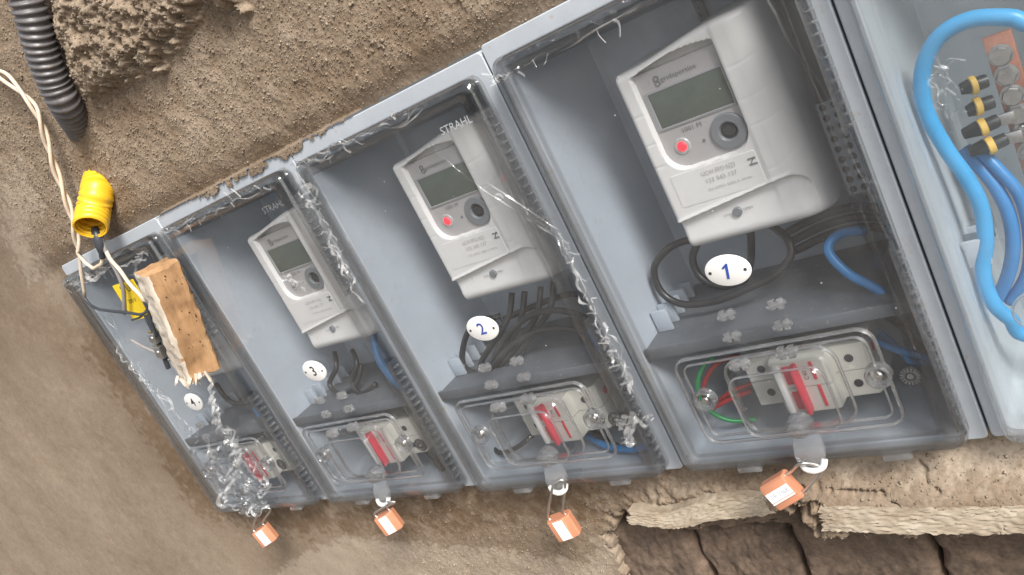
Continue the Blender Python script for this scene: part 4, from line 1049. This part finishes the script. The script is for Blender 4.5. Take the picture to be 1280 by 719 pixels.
# ================================================================== torn and crumpled packing film
def film(name, pts, width, seed, mat, label, crumple=0.004, nv=17, res=18, taper=True, group="torn packing film"):
    r = np.random.default_rng(seed); P = spline(pts, res); n = len(P); V = []; F = []
    G = fft_noise((64, 1024), 5.0, 18, seed, 0.2); G2 = fft_noise((64, 1024), 8, 50, seed + 1, 0.6); G3 = fft_noise((64, 1024), 5, 20, seed + 2, 0.2)
    for i in range(n):
        t = (P[min(i + 1, n - 1)] - P[max(0, i - 1)]).normalized()
        s = t.cross(Vector((0, 1, 0)));  s = s.normalized() if s.length > 1e-4 else Vector((1, 0, 0))
        u = i / (n - 1); wd = width(u) if callable(width) else width
        if taper: wd *= min(1, 0.25 + 4 * u, 0.25 + 4 * (1 - u))
        wd *= 1 + 0.35 * G2[50, i % 1024]
        for j in range(nv):
            q = j / (nv - 1) - 0.5
            fold = math.sin(q * 14 + 0.9 * G2[3, i % 1024] * 2) * 0.35
            off = crumple * (0.55 * G[j * 3 % 64, i % 1024] + fold)
            V.append(P[i] + s * (wd * q * (1 + 0.3 * G3[j, i % 1024] * (abs(q) > 0.4)) + crumple * 0.25 * G3[j * 2 + 9, i % 1024]) + Vector((0, -abs(off), 0)) + t * crumple * 0.3 * G[j + 30, i % 1024])
    F = [(i * nv + j, i * nv + j + 1, (i + 1) * nv + j + 1, (i + 1) * nv + j) for i in range(n - 1) for j in range(nv - 1)]
    return MB().add(V, F).build(name, mat, None, smooth=True, angle=28, recalc=False, label=label, cat="plastic film", group=group)

def film_edge(a, b, y, droop, seed, mat, label, n=90):
    """rag of film clinging to a lid's upper edge: straight above, torn into drips below"""
    r = np.random.default_rng(seed); a, b = Vector(a), Vector(b); nv = 6; V = []
    g = fft_noise((2, 512), 2.0, 16, seed, 0.5)[0]; g1 = fft_noise((2, 512), 14, 90, seed + 5, 1)[0]; G = fft_noise((16, 512), 2, 7, seed + 2, 0.2)
    for i in range(n):
        p = a.lerp(b, i / (n - 1))
        ln = droop * max(0.06, 0.30 + 0.35 * g1[i] + 0.40 * max(0, g[i]) ** 1.5)
        for j in range(nv):
            q = j / (nv - 1)
            V.append((p.x + 0.0012 * G[j, i] * q, y - 0.0006 - 0.0010 * abs(G[j + 6, i]) * (0.4 + q), p.z - ln * q + 0.0006 * G[12, i]))
    F = [(i * nv + j, i * nv + j + 1, (i + 1) * nv + j + 1, (i + 1) * nv + j) for i in range(n - 1) for j in range(nv - 1)]
    return MB().add(V, F).build("torn_film", mat, None, smooth=True, angle=50, recalc=False, label=label, cat="plastic film", group="torn packing film")

def shreds(pts, seed, label, n=7, spread=0.005, wid=0.0012, wave=0.003, out=0.003, sheet=0.0, mat="film_white", loops=0):
    """stringy rag of torn film: a few wandering strips along a path, with thin side threads"""
    r = np.random.default_rng(seed); P = spline(pts, 26); m = len(P); mb = MB()
    for k in range(n):
        a = int(r.uniform(0, 0.8) * m); b = min(m, a + int(r.uniform(0.2, 0.55) * m)) if k else m; a = a if k else 0
        w1, w2, w3 = (fft_noise((2, 1024), 16, 110, seed * 31 + k * 3 + q, 1)[0] for q in range(3)); off = r.uniform(-1, 1) * spread * 0.5; L = []
        for i in range(a, b):
            t = (P[min(i + 1, m - 1)] - P[max(0, i - 1)]).normalized(); s_ = t.cross(Vector((0, 1, 0))).normalized()
            e = min(1, (i - a) / 6 + 0.1, (b - i) / 6 + 0.1)
            c = P[i] + s_ * (off + wave * w1[i]) + Vector((0, -out * abs(w2[i]), 0)); h = wid * min(1.4, max(0.35, 0.75 + 0.3 * w3[i])) * e
            tw = 0.7 * w2[i]; d = s_ * math.cos(tw) + Vector((0, 1, 0)) * math.sin(tw)
            L.append([c - d * h, c, c + d * h])
        if len(L) > 3: mb.loft(L, closed=False)
    for k in range(loops):                                            # side threads and flicks
        i = int(r.uniform(0.05, 0.95) * m); c = P[i]; d = Vector((r.normal(), -abs(r.normal()) * 0.5, r.normal())).normalized() * r.uniform(0.003, 0.011)
        mid = c + d * 0.5 + Vector((r.normal(), 0, r.normal())) * 0.0015
        w = r.uniform(0.0003, 0.0012); L = []
        for q in spline([c, mid, c + d], 5): L.append([q - Vector((w, 0, 0)), q + Vector((0, -w * 0.6, 0)), q + Vector((w * 0.6, 0, w))])
        mb.loft(L, closed=False)
    return mb.build("torn_film", mat, None, smooth=True, angle=40, recalc=False, label=label, cat="plastic film", group="torn packing film")

film_edge((0.618, 0, 0.3135), (0.800, 0, 0.3120), -0.0140, 0.004, 41, "film", "thin rag of clear film along the top of box 1")
film_edge((0.412, 0, 0.3135), (0.586, 0, 0.3130), -0.0145, 0.006, 42, "film", "torn film rag along the top of the middle box")
film_edge((0.213, 0, 0.3130), (0.386, 0, 0.3130), -0.0145, 0.006, 43, "film", "torn film rag along the top of the second box from the left")
film_edge((0.014, 0, 0.3120), (0.190, 0, 0.3120), -0.0145, 0.008, 44, "film", "torn film rag along the top of the leftmost box")
shreds([(0.412, -0.0150, 0.310), (0.44, -0.0155, 0.309), (0.47, -0.0155, 0.310), (0.51, -0.0155, 0.309), (0.55, -0.0150, 0.310)], 71, "white film shreds dripping from the top edge of the middle box", 3, 0.004, 0.0008, 0.002, 0.001, loops=20)
shreds([(0.213, -0.0150, 0.309), (0.25, -0.0155, 0.308), (0.29, -0.0155, 0.309), (0.33, -0.0155, 0.308), (0.384, -0.0150, 0.307)], 72, "white film shreds dripping from the top edge of the second box from the left", 3, 0.004, 0.0009, 0.002, 0.001, loops=22)
shreds([(0.020, -0.0150, 0.306), (0.06, -0.0155, 0.302), (0.10, -0.0155, 0.304), (0.15, -0.0155, 0.298), (0.188, -0.0150, 0.304)], 73, "tangled white film shreds along the top of the leftmost box", 6, 0.010, 0.0014, 0.004, 0.003, loops=30)
shreds([(0.632, -0.0145, 0.305), (0.67, -0.0148, 0.306), (0.72, -0.0148, 0.306), (0.79, -0.0145, 0.305)], 74, "thin white thread of film along the top of box 1", 2, 0.002, 0.0005, 0.0010, 0.0005, loops=6)
shreds([(0.4230, -0.0160, 0.3110), (0.4171, -0.0170, 0.2932), (0.4171, -0.0180, 0.2753), (0.4122, -0.0170, 0.2534), (0.4112, -0.0170, 0.2324), (0.4104, -0.0180, 0.2152), (0.4088, -0.0160, 0.1925)], 51, "ragged film shreds hanging down the edge between box 3 and box 2", 7, 0.010, 0.0010, 0.0014, 0.002, loops=22)
shreds([(0.4178, -0.0180, 0.3022), (0.4214, -0.0200, 0.2898), (0.4174, -0.0180, 0.2780)], 52, "small white film tuft at the upper left corner of the middle box", 6, 0.008, 0.0022, 0.003, 0.003, loops=6)
film("torn_film", [(0.5419, -0.0160, 0.2847), (0.5513, -0.0180, 0.2764), (0.5609, -0.0190, 0.2630), (0.5746, -0.0180, 0.2406), (0.5889, -0.0170, 0.2193), (0.6051, -0.0150, 0.1959)], lambda u: 0.009, 53, "film", "long taut clear film band slanting across the meter of box 2", 0.0004, nv=6)
shreds([(0.5442, -0.0165, 0.2853), (0.5550, -0.0190, 0.2708), (0.5673, -0.0190, 0.2504), (0.5856, -0.0180, 0.2242), (0.6054, -0.0155, 0.1960)], 75, "bright creased lines of the slanting film band over box 2", 4, 0.008, 0.0006, 0.0002, 0.0003, loops=2)
shreds([(0.6016, -0.0150, 0.2087), (0.6036, -0.0160, 0.1849), (0.6051, -0.0170, 0.1621), (0.6032, -0.0170, 0.1384), (0.6042, -0.0190, 0.1205), (0.6033, -0.0180, 0.0989), (0.6017, -0.0180, 0.0769)], 54, "ragged film shreds down the right edge of box 2", 7, 0.009, 0.0010, 0.0014, 0.002, loops=26)
shreds([(0.5826, -0.0180, 0.0644), (0.5850, -0.0200, 0.0539), (0.5809, -0.0180, 0.0390), (0.5952, -0.0180, 0.0551), (0.6076, -0.0160, 0.0560)], 55, "white film tuft at the lower right corner of box 2", 7, 0.006, 0.0020, 0.002, 0.003, loops=8)
shreds([(0.7790, -0.0145, 0.2895), (0.7825, -0.0150, 0.2545), (0.7874, -0.0155, 0.2223), (0.7906, -0.0155, 0.1898), (0.7927, -0.0150, 0.1467), (0.7926, -0.0150, 0.0999), (0.7944, -0.0155, 0.0504), (0.7923, -0.0155, 0.0209)], 56, "thin wrinkled film threads along the right edge of box 1", 5, 0.005, 0.0006, 0.0008, 0.0005, loops=8, mat="film")
shreds([(0.3356, -0.0150, 0.2362), (0.3470, -0.0170, 0.2291), (0.3565, -0.0160, 0.2185)], 57, "small white film scrap over the meter of box 3", 5, 0.007, 0.0016, 0.002, 0.002, loops=6)
shreds([(0.2033, -0.0400, 0.1762), (0.1820, -0.0360, 0.1572), (0.1591, -0.0320, 0.1365), (0.1466, -0.0300, 0.1175), (0.1566, -0.0280, 0.1099), (0.1500, -0.0260, 0.0936)], 58, "white film strands hanging from the wooden block", 8, 0.007, 0.0018, 0.002, 0.004, loops=10)
film("torn_film", [(0.1385, -0.0260, 0.1206), (0.1356, -0.0280, 0.0968), (0.1342, -0.0300, 0.0744), (0.1211, -0.0300, 0.0512), (0.1111, -0.0280, 0.0273), (0.1353, -0.0260, 0.0218)], lambda u: 0.040, 59, "film", "big crumpled film bundle above the leftmost padlock", 0.005, nv=26, res=18)
shreds([(0.1466, -0.0300, 0.1175), (0.1645, -0.0320, 0.1099), (0.1566, -0.0330, 0.0883), (0.1177, -0.0330, 0.0621), (0.0815, -0.0320, 0.0413), (0.0813, -0.0300, 0.0246), (0.1102, -0.0280, 0.0167), (0.1441, -0.0270, 0.0241)], 76, "white outer folds of the film bundle above the leftmost padlock", 7, 0.006, 0.0020, 0.002, 0.004, loops=14)
shreds([(0.1573, -0.0320, 0.0933), (0.1694, -0.0340, 0.0798), (0.1721, -0.0330, 0.0631), (0.1697, -0.0310, 0.0478), (0.1441, -0.0300, 0.0390), (0.1284, -0.0320, 0.0501)], 77, "white inner folds of the film bundle beside the red toggle", 6, 0.006, 0.0015, 0.002, 0.004, loops=10)
shreds([(0.1295, -0.0300, 0.1149), (0.1028, -0.0280, 0.0966), (0.1028, -0.0280, 0.0812), (0.1028, -0.0280, 0.0657)], 78, "short film strand left of the film bundle", 5, 0.004, 0.0014, 0.002, 0.003, loops=6)
shreds([(0.0362, -0.0150, 0.2296), (0.0475, -0.0170, 0.2066), (0.0600, -0.0180, 0.1789), (0.0696, -0.0180, 0.1499), (0.0723, -0.0170, 0.1231), (0.0679, -0.0160, 0.1000)], 61, "film strand lying across the left part of the leftmost box", 6, 0.007, 0.0013, 0.003, 0.003, loops=8)
shreds([(0.0558, -0.0150, 0.2819), (0.0537, -0.0155, 0.2362), (0.0556, -0.0155, 0.1860), (0.0528, -0.0155, 0.1142)], 79, "faint film threads down the left edge of the leftmost box", 4, 0.010, 0.0007, 0.004, 0.001, loops=4)
shreds([(0.8357, 0.0100, 0.2248), (0.8368, 0.0080, 0.2131), (0.8330, 0.0060, 0.2044), (0.8353, 0.0080, 0.1921), (0.8383, 0.0100, 0.1850)], 80, "white creases of film beside the thick blue cable", 5, 0.008, 0.0008, 0.003, 0.002, loops=6)
shreds([(0.6091, -0.0155, 0.3117), (0.6111, -0.0160, 0.3058), (0.6183, -0.0160, 0.3030), (0.6326, -0.0155, 0.3034)], 63, "small film wrinkle at the upper left corner of box 1", 4, 0.003, 0.0008, 0.001, 0.001, loops=6)

# ================================================================== wooden block and what hangs around it
zl = Vector((0.036, 0.0, 0.106)).normalized()
nl = Vector((math.sin(math.radians(76)), -math.cos(math.radians(76)), 0)); nl = (nl - zl * nl.dot(zl)).normalized()
yl = zl.cross(nl).normalized()                                       # runs into the wall along the orange face
rot = Matrix((nl, yl, zl)).transposed().to_quaternion()
base = Vector((0.1871, -0.0360, 0.1764))
blk = thing("wooden_block", base, "weathered orange-brown wooden block hanging before the leftmost box", "wooden block", None, rot)
def block_mesh():
    G = fft_noise((64, 64), 2, 12, 71, 0.6); G2 = fft_noise((64, 64), 2, 9, 72, 0.2)
    nz = 34; L = []; base_prof = []
    wy, tx = 0.0165, 0.026
    for (x, y) in [(0, -wy + 0.003)] + [(0, -wy + 2 * wy * k / 8) for k in range(1, 8)] + [(0, wy - 0.002), (-0.002, wy)] + [(-tx * k / 6, wy) for k in range(1, 7)] + [(-tx, wy - 2 * wy * k / 6) for k in range(1, 6)] + [(-tx, -wy)] + [(-tx + tx * k / 6, -wy) for k in range(1, 6)] + [(-0.0025, -wy)]:
        base_prof.append((x, y))
    for k in range(nz):
        z = 0.112 * k / (nz - 1); row = []
        for i, (x, y) in enumerate(base_prof):
            e = 0.0004 * G[k, i % 64] + (0.0004 * G2[k, i % 64] if y < -wy * 0.9 or x < -0.003 else 0.0001 * G2[k, i % 64])
            dz = 0.0010 * G2[(k + 30) % 64, i % 64] if k in (0, nz - 1) else 0
            dent = -0.004 * math.exp(-((z - 0.014) / 0.012) ** 2 - ((y + 0.002) / 0.012) ** 2) if x > -0.001 else 0
            row.append((x + e * 0.7 + dent, y + e, z + dz))
        L.append(row)
    mb = MB(); mb.loft(L, True, True)
    mb.mi = []
    for f in mb.f:
        c = sum((Vector(mb.v[i]) for i in f), Vector()) / len(f)
        mb.mi.append(1 if (c.y < -wy * 0.88 or (c.x < -0.006 and c.z < 0.1) or c.z < 0.0005) else 0)
    return mb
block_mesh().build("timber", ["block", "block_side"], blk, angle=30)
mb = MB(); r = np.random.default_rng(5)
for k in range(20):
    y, z = r.uniform(-0.014, 0.016), r.uniform(0.03, 0.108)
    mb.disc((0.0009, y, z), r.uniform(0.0002, 0.0007), (-1, 0, 0), 0.004, 8)
mb.build("worm_hole", "hole", blk)["kind"] = "stuff"
mb = MB()
for k in range(16):
    y, x = r.uniform(-0.02, 0.012), r.uniform(-0.02, 0.003); l_ = r.uniform(0.006, 0.017)
    a = Vector((x, y, 0.006)); b = a + Vector((r.uniform(-0.003, 0.004), r.uniform(-0.006, 0.004), -l_))
    mb.sweep([a, a.lerp(b, 0.6) + Vector((0.0008, 0, 0)), b], [r.uniform(0.0012, 0.0026), r.uniform(0.0010, 0.0022), 0.0004], 5)
mb.build("splintered_end", "block_side", blk, smooth=False)["kind"] = "stuff"

card = thing("warning_card", (0.1128, -0.0160, 0.2661), "yellow printed card stuck on the lid left of the wooden block", "card", None, Quaternion((0, 1, 0), 0.05))
MB().loft([rr(-0.016, -0.021, 0.022, 0.019, 0.001, 0.0006, 2), rr(-0.016, -0.021, 0.022, 0.019, 0.001, -0.0004, 2)], True, True).build("paper", "yellowcard", card)
lettering("ITU", 0.011, "blackink", card, (0.003, -0.0008, 0.012))
lettering("230 V", 0.006, "blackink", card, (0.002, -0.0008, -0.001))

cable("twisted_dark_wire", [(0.0455, -0.0200, 0.2890), (0.0512, -0.0220, 0.2793), (0.0633, -0.0240, 0.2719), (0.0885, -0.0260, 0.2645), (0.1164, -0.0280, 0.2575), (0.1384, -0.0300, 0.2518), (0.1546, -0.0300, 0.2526)], 0.0015, "tape", "dark bare twisted wire running from the cream cord to the wooden block", None, "wire")
cable("splayed_wire", [(0.1115, -0.0260, 0.2491), (0.1323, -0.0280, 0.2493), (0.1577, -0.0300, 0.2555)], 0.0011, "tape", "short dark wire end splayed upwards left of the block", None, "wire")
cable("splayed_wire", [(0.0808, -0.0220, 0.2297), (0.0978, -0.0240, 0.2189), (0.1181, -0.0260, 0.2086), (0.1328, -0.0280, 0.1995)], 0.0016, "greywire", "brown grey wire lying below the metal connector", None, "wire")
con = thing("metal_connector", (0.1371, -0.0300, 0.2203), "small bright metal terminal connector left of the wooden block", "connector", None, Quaternion((0, 1, 0), 0.35))
MB().box(-0.005, 0.005, -0.005, 0.005, -0.016, -0.002, 0.0012).build("lower_clamp", "steel", con)
MB().box(-0.0055, 0.0045, -0.005, 0.005, 0.001, 0.013, 0.0012).build("upper_clamp", "steel", con)
MB().tube([(-0.001, 0, -0.03), (0, 0, 0), (-0.002, 0, 0.03)], 0.0025, 8, 4).build("core", "tape", con)
for z in (-0.009, 0.007):
    MB().disc((0, -0.0062, z), 0.0028, (0, 1, 0), 0.002, 12, bev=0.2).build("clamp_screw", "steel", con)

# ================================================================== conduits and cords on the wall
def corrugated(P, r, pitch, amp, n=28, per=8):
    P = spline(P, 40); D = [0.0]
    for a, b in zip(P[:-1], P[1:]): D.append(D[-1] + (b - a).length)
    tot = D[-1]; m = int(tot / pitch * per); Q = []; R = []; k = 0
    for i in range(m + 1):
        s = tot * i / m
        while k < len(D) - 2 and D[k + 1] < s: k += 1
        Q.append(P[k].lerp(P[k + 1], (s - D[k]) / max(1e-9, D[k + 1] - D[k])))
        w = math.sin(2 * math.pi * s / pitch); R.append(r + amp * math.copysign(abs(w) ** 0.6, w))
    return Q, R
Q, R = corrugated([(0.2482, -0.0200, 0.5380), (0.2355, -0.0200, 0.5098), (0.2196, -0.0190, 0.4867), (0.2045, -0.0160, 0.4643), (0.1916, -0.0100, 0.4447), (0.1560, 0.0120, 0.4265)], 0.0130, 0.0062, 0.0012)
MB().sweep(Q, R, 28).build("corrugated_conduit", "conduit", None, angle=0, label="dark grey corrugated conduit running into the plaster at upper left", cat="conduit")
yc = thing("corrugated_conduit", (0.1388, -0.0120, 0.3570), "short yellow corrugated conduit stub above the leftmost box", "conduit")
org = Vector((0.1388, -0.0120, 0.3570))
Q, R = corrugated([Vector((0.1326, 0.0160, 0.3810)) - org, Vector((0.1477, -0.0040, 0.3693)) - org, Vector((0.1423, -0.0140, 0.3568)) - org, Vector((0.1489, -0.0300, 0.3438)) - org], 0.0150, 0.0052, 0.0005)
mb = MB(); mb.sweep(Q, R, 28, False); mb.build("tube", "yellow", yc, angle=0)
mb = MB(); mb.sweep(Q, [a - 0.0022 for a in R], 28, False); mb.build("inner_wall", "yellow", yc, angle=0)
t = (Q[-1] - Q[-2]).normalized(); 
mb = MB()
def ringat(p, t, rad, n=28):
    u = t.orthogonal().normalized(); w = t.cross(u); return [p + (u * math.cos(a) + w * math.sin(a)) * rad for a in [2 * math.pi * k / n for k in range(n)]]
mb.loft([ringat(Q[-1], t, 0.0128), ringat(Q[-1] + t * 0.0008, t, 0.0140), ringat(Q[-1], t, 0.0152)]); mb.build("rim", "yellow", yc)

def twisted(P, r, sep, turns, phase):
    C = spline(P, 16); out = []
    u = None
    for i, p in enumerate(C):
        t = (C[min(i + 1, len(C) - 1)] - C[max(0, i - 1)]).normalized()
        u = t.orthogonal().normalized() if u is None else (u - t * u.dot(t)).normalized()
        w = t.cross(u); a = 2 * math.pi * turns * i / (len(C) - 1) + phase
        s = sep * (1 + 3.0 * max(0, 1 - i / 26.0) ** 2)
        out.append(p + (u * math.cos(a) + w * math.sin(a)) * s)
    return out
cord = thing("two_core_flex", (0.1456, -0.0120, 0.4469), "cream two-core twisted cord hanging down the left of the wall", "cord")
co = Vector((0.1456, -0.0120, 0.4469))
CP = [(0.1129, -0.0100, 0.5188), (0.1337, -0.0100, 0.4902), (0.1465, -0.0110, 0.4636), (0.1435, -0.0120, 0.4429), (0.1311, -0.0130, 0.4201), (0.1199, -0.0140, 0.3951), (0.1118, -0.0160, 0.3705), (0.0991, -0.0180, 0.3473), (0.0867, -0.0200, 0.3294)]
SA = twisted(CP, 0, 0.0021, 3.2, 0.4) + [Vector((0.0707, -0.0210, 0.3114)), Vector((0.0562, -0.0210, 0.2946)), Vector((0.0445, -0.0200, 0.2854))]
SB = twisted(CP, 0, 0.0021, 3.2, 0.4 + math.pi) + [Vector((0.0897, -0.0220, 0.3180)), Vector((0.1007, -0.0240, 0.3089)), Vector((0.1201, -0.0250, 0.3097)), Vector((0.1305, -0.0240, 0.3169))]
for S in (SA, SB):
    S = [p - co for p in S]
    MB().sweep(S, [0.0018] * len(S), 9).build("strand", "cream", cord, angle=0)
cable("taped_joint", [(0.1370, -0.0200, 0.3425), (0.1377, -0.0230, 0.3335), (0.1350, -0.0250, 0.3231), (0.1279, -0.0250, 0.3147)], lambda u: 0.0030 + 0.0022 * math.sin(math.pi * min(1, u * 1.2)), "tape", "black taped wire joint coming out of the yellow conduit", None, "wire joint")
cable("grey_wire", [(0.1414, -0.0220, 0.3353), (0.1366, -0.0240, 0.3153), (0.1336, -0.0240, 0.2968), (0.1256, -0.0240, 0.2793), (0.1030, -0.0240, 0.2573)], 0.0020, "greywire", "grey wire hanging from the yellow conduit over the yellow card", None, "wire")
cable("white_wire", [(0.1361, -0.0220, 0.3231), (0.1402, -0.0260, 0.3101), (0.1507, -0.0300, 0.2973), (0.1553, -0.0320, 0.2825), (0.1638, -0.0340, 0.2685), (0.1589, -0.0320, 0.2563)], 0.0019, "cream", "cream wire running from the yellow conduit to the wooden block", None, "wire")
cable("thin_black_wire", [(0.1638, -0.0340, 0.2685), (0.1609, -0.0340, 0.2553), (0.1539, -0.0340, 0.2409), (0.1448, -0.0320, 0.2273)], 0.0014, "tape", "thin dark wire down the left side of the wooden block", None, "wire")
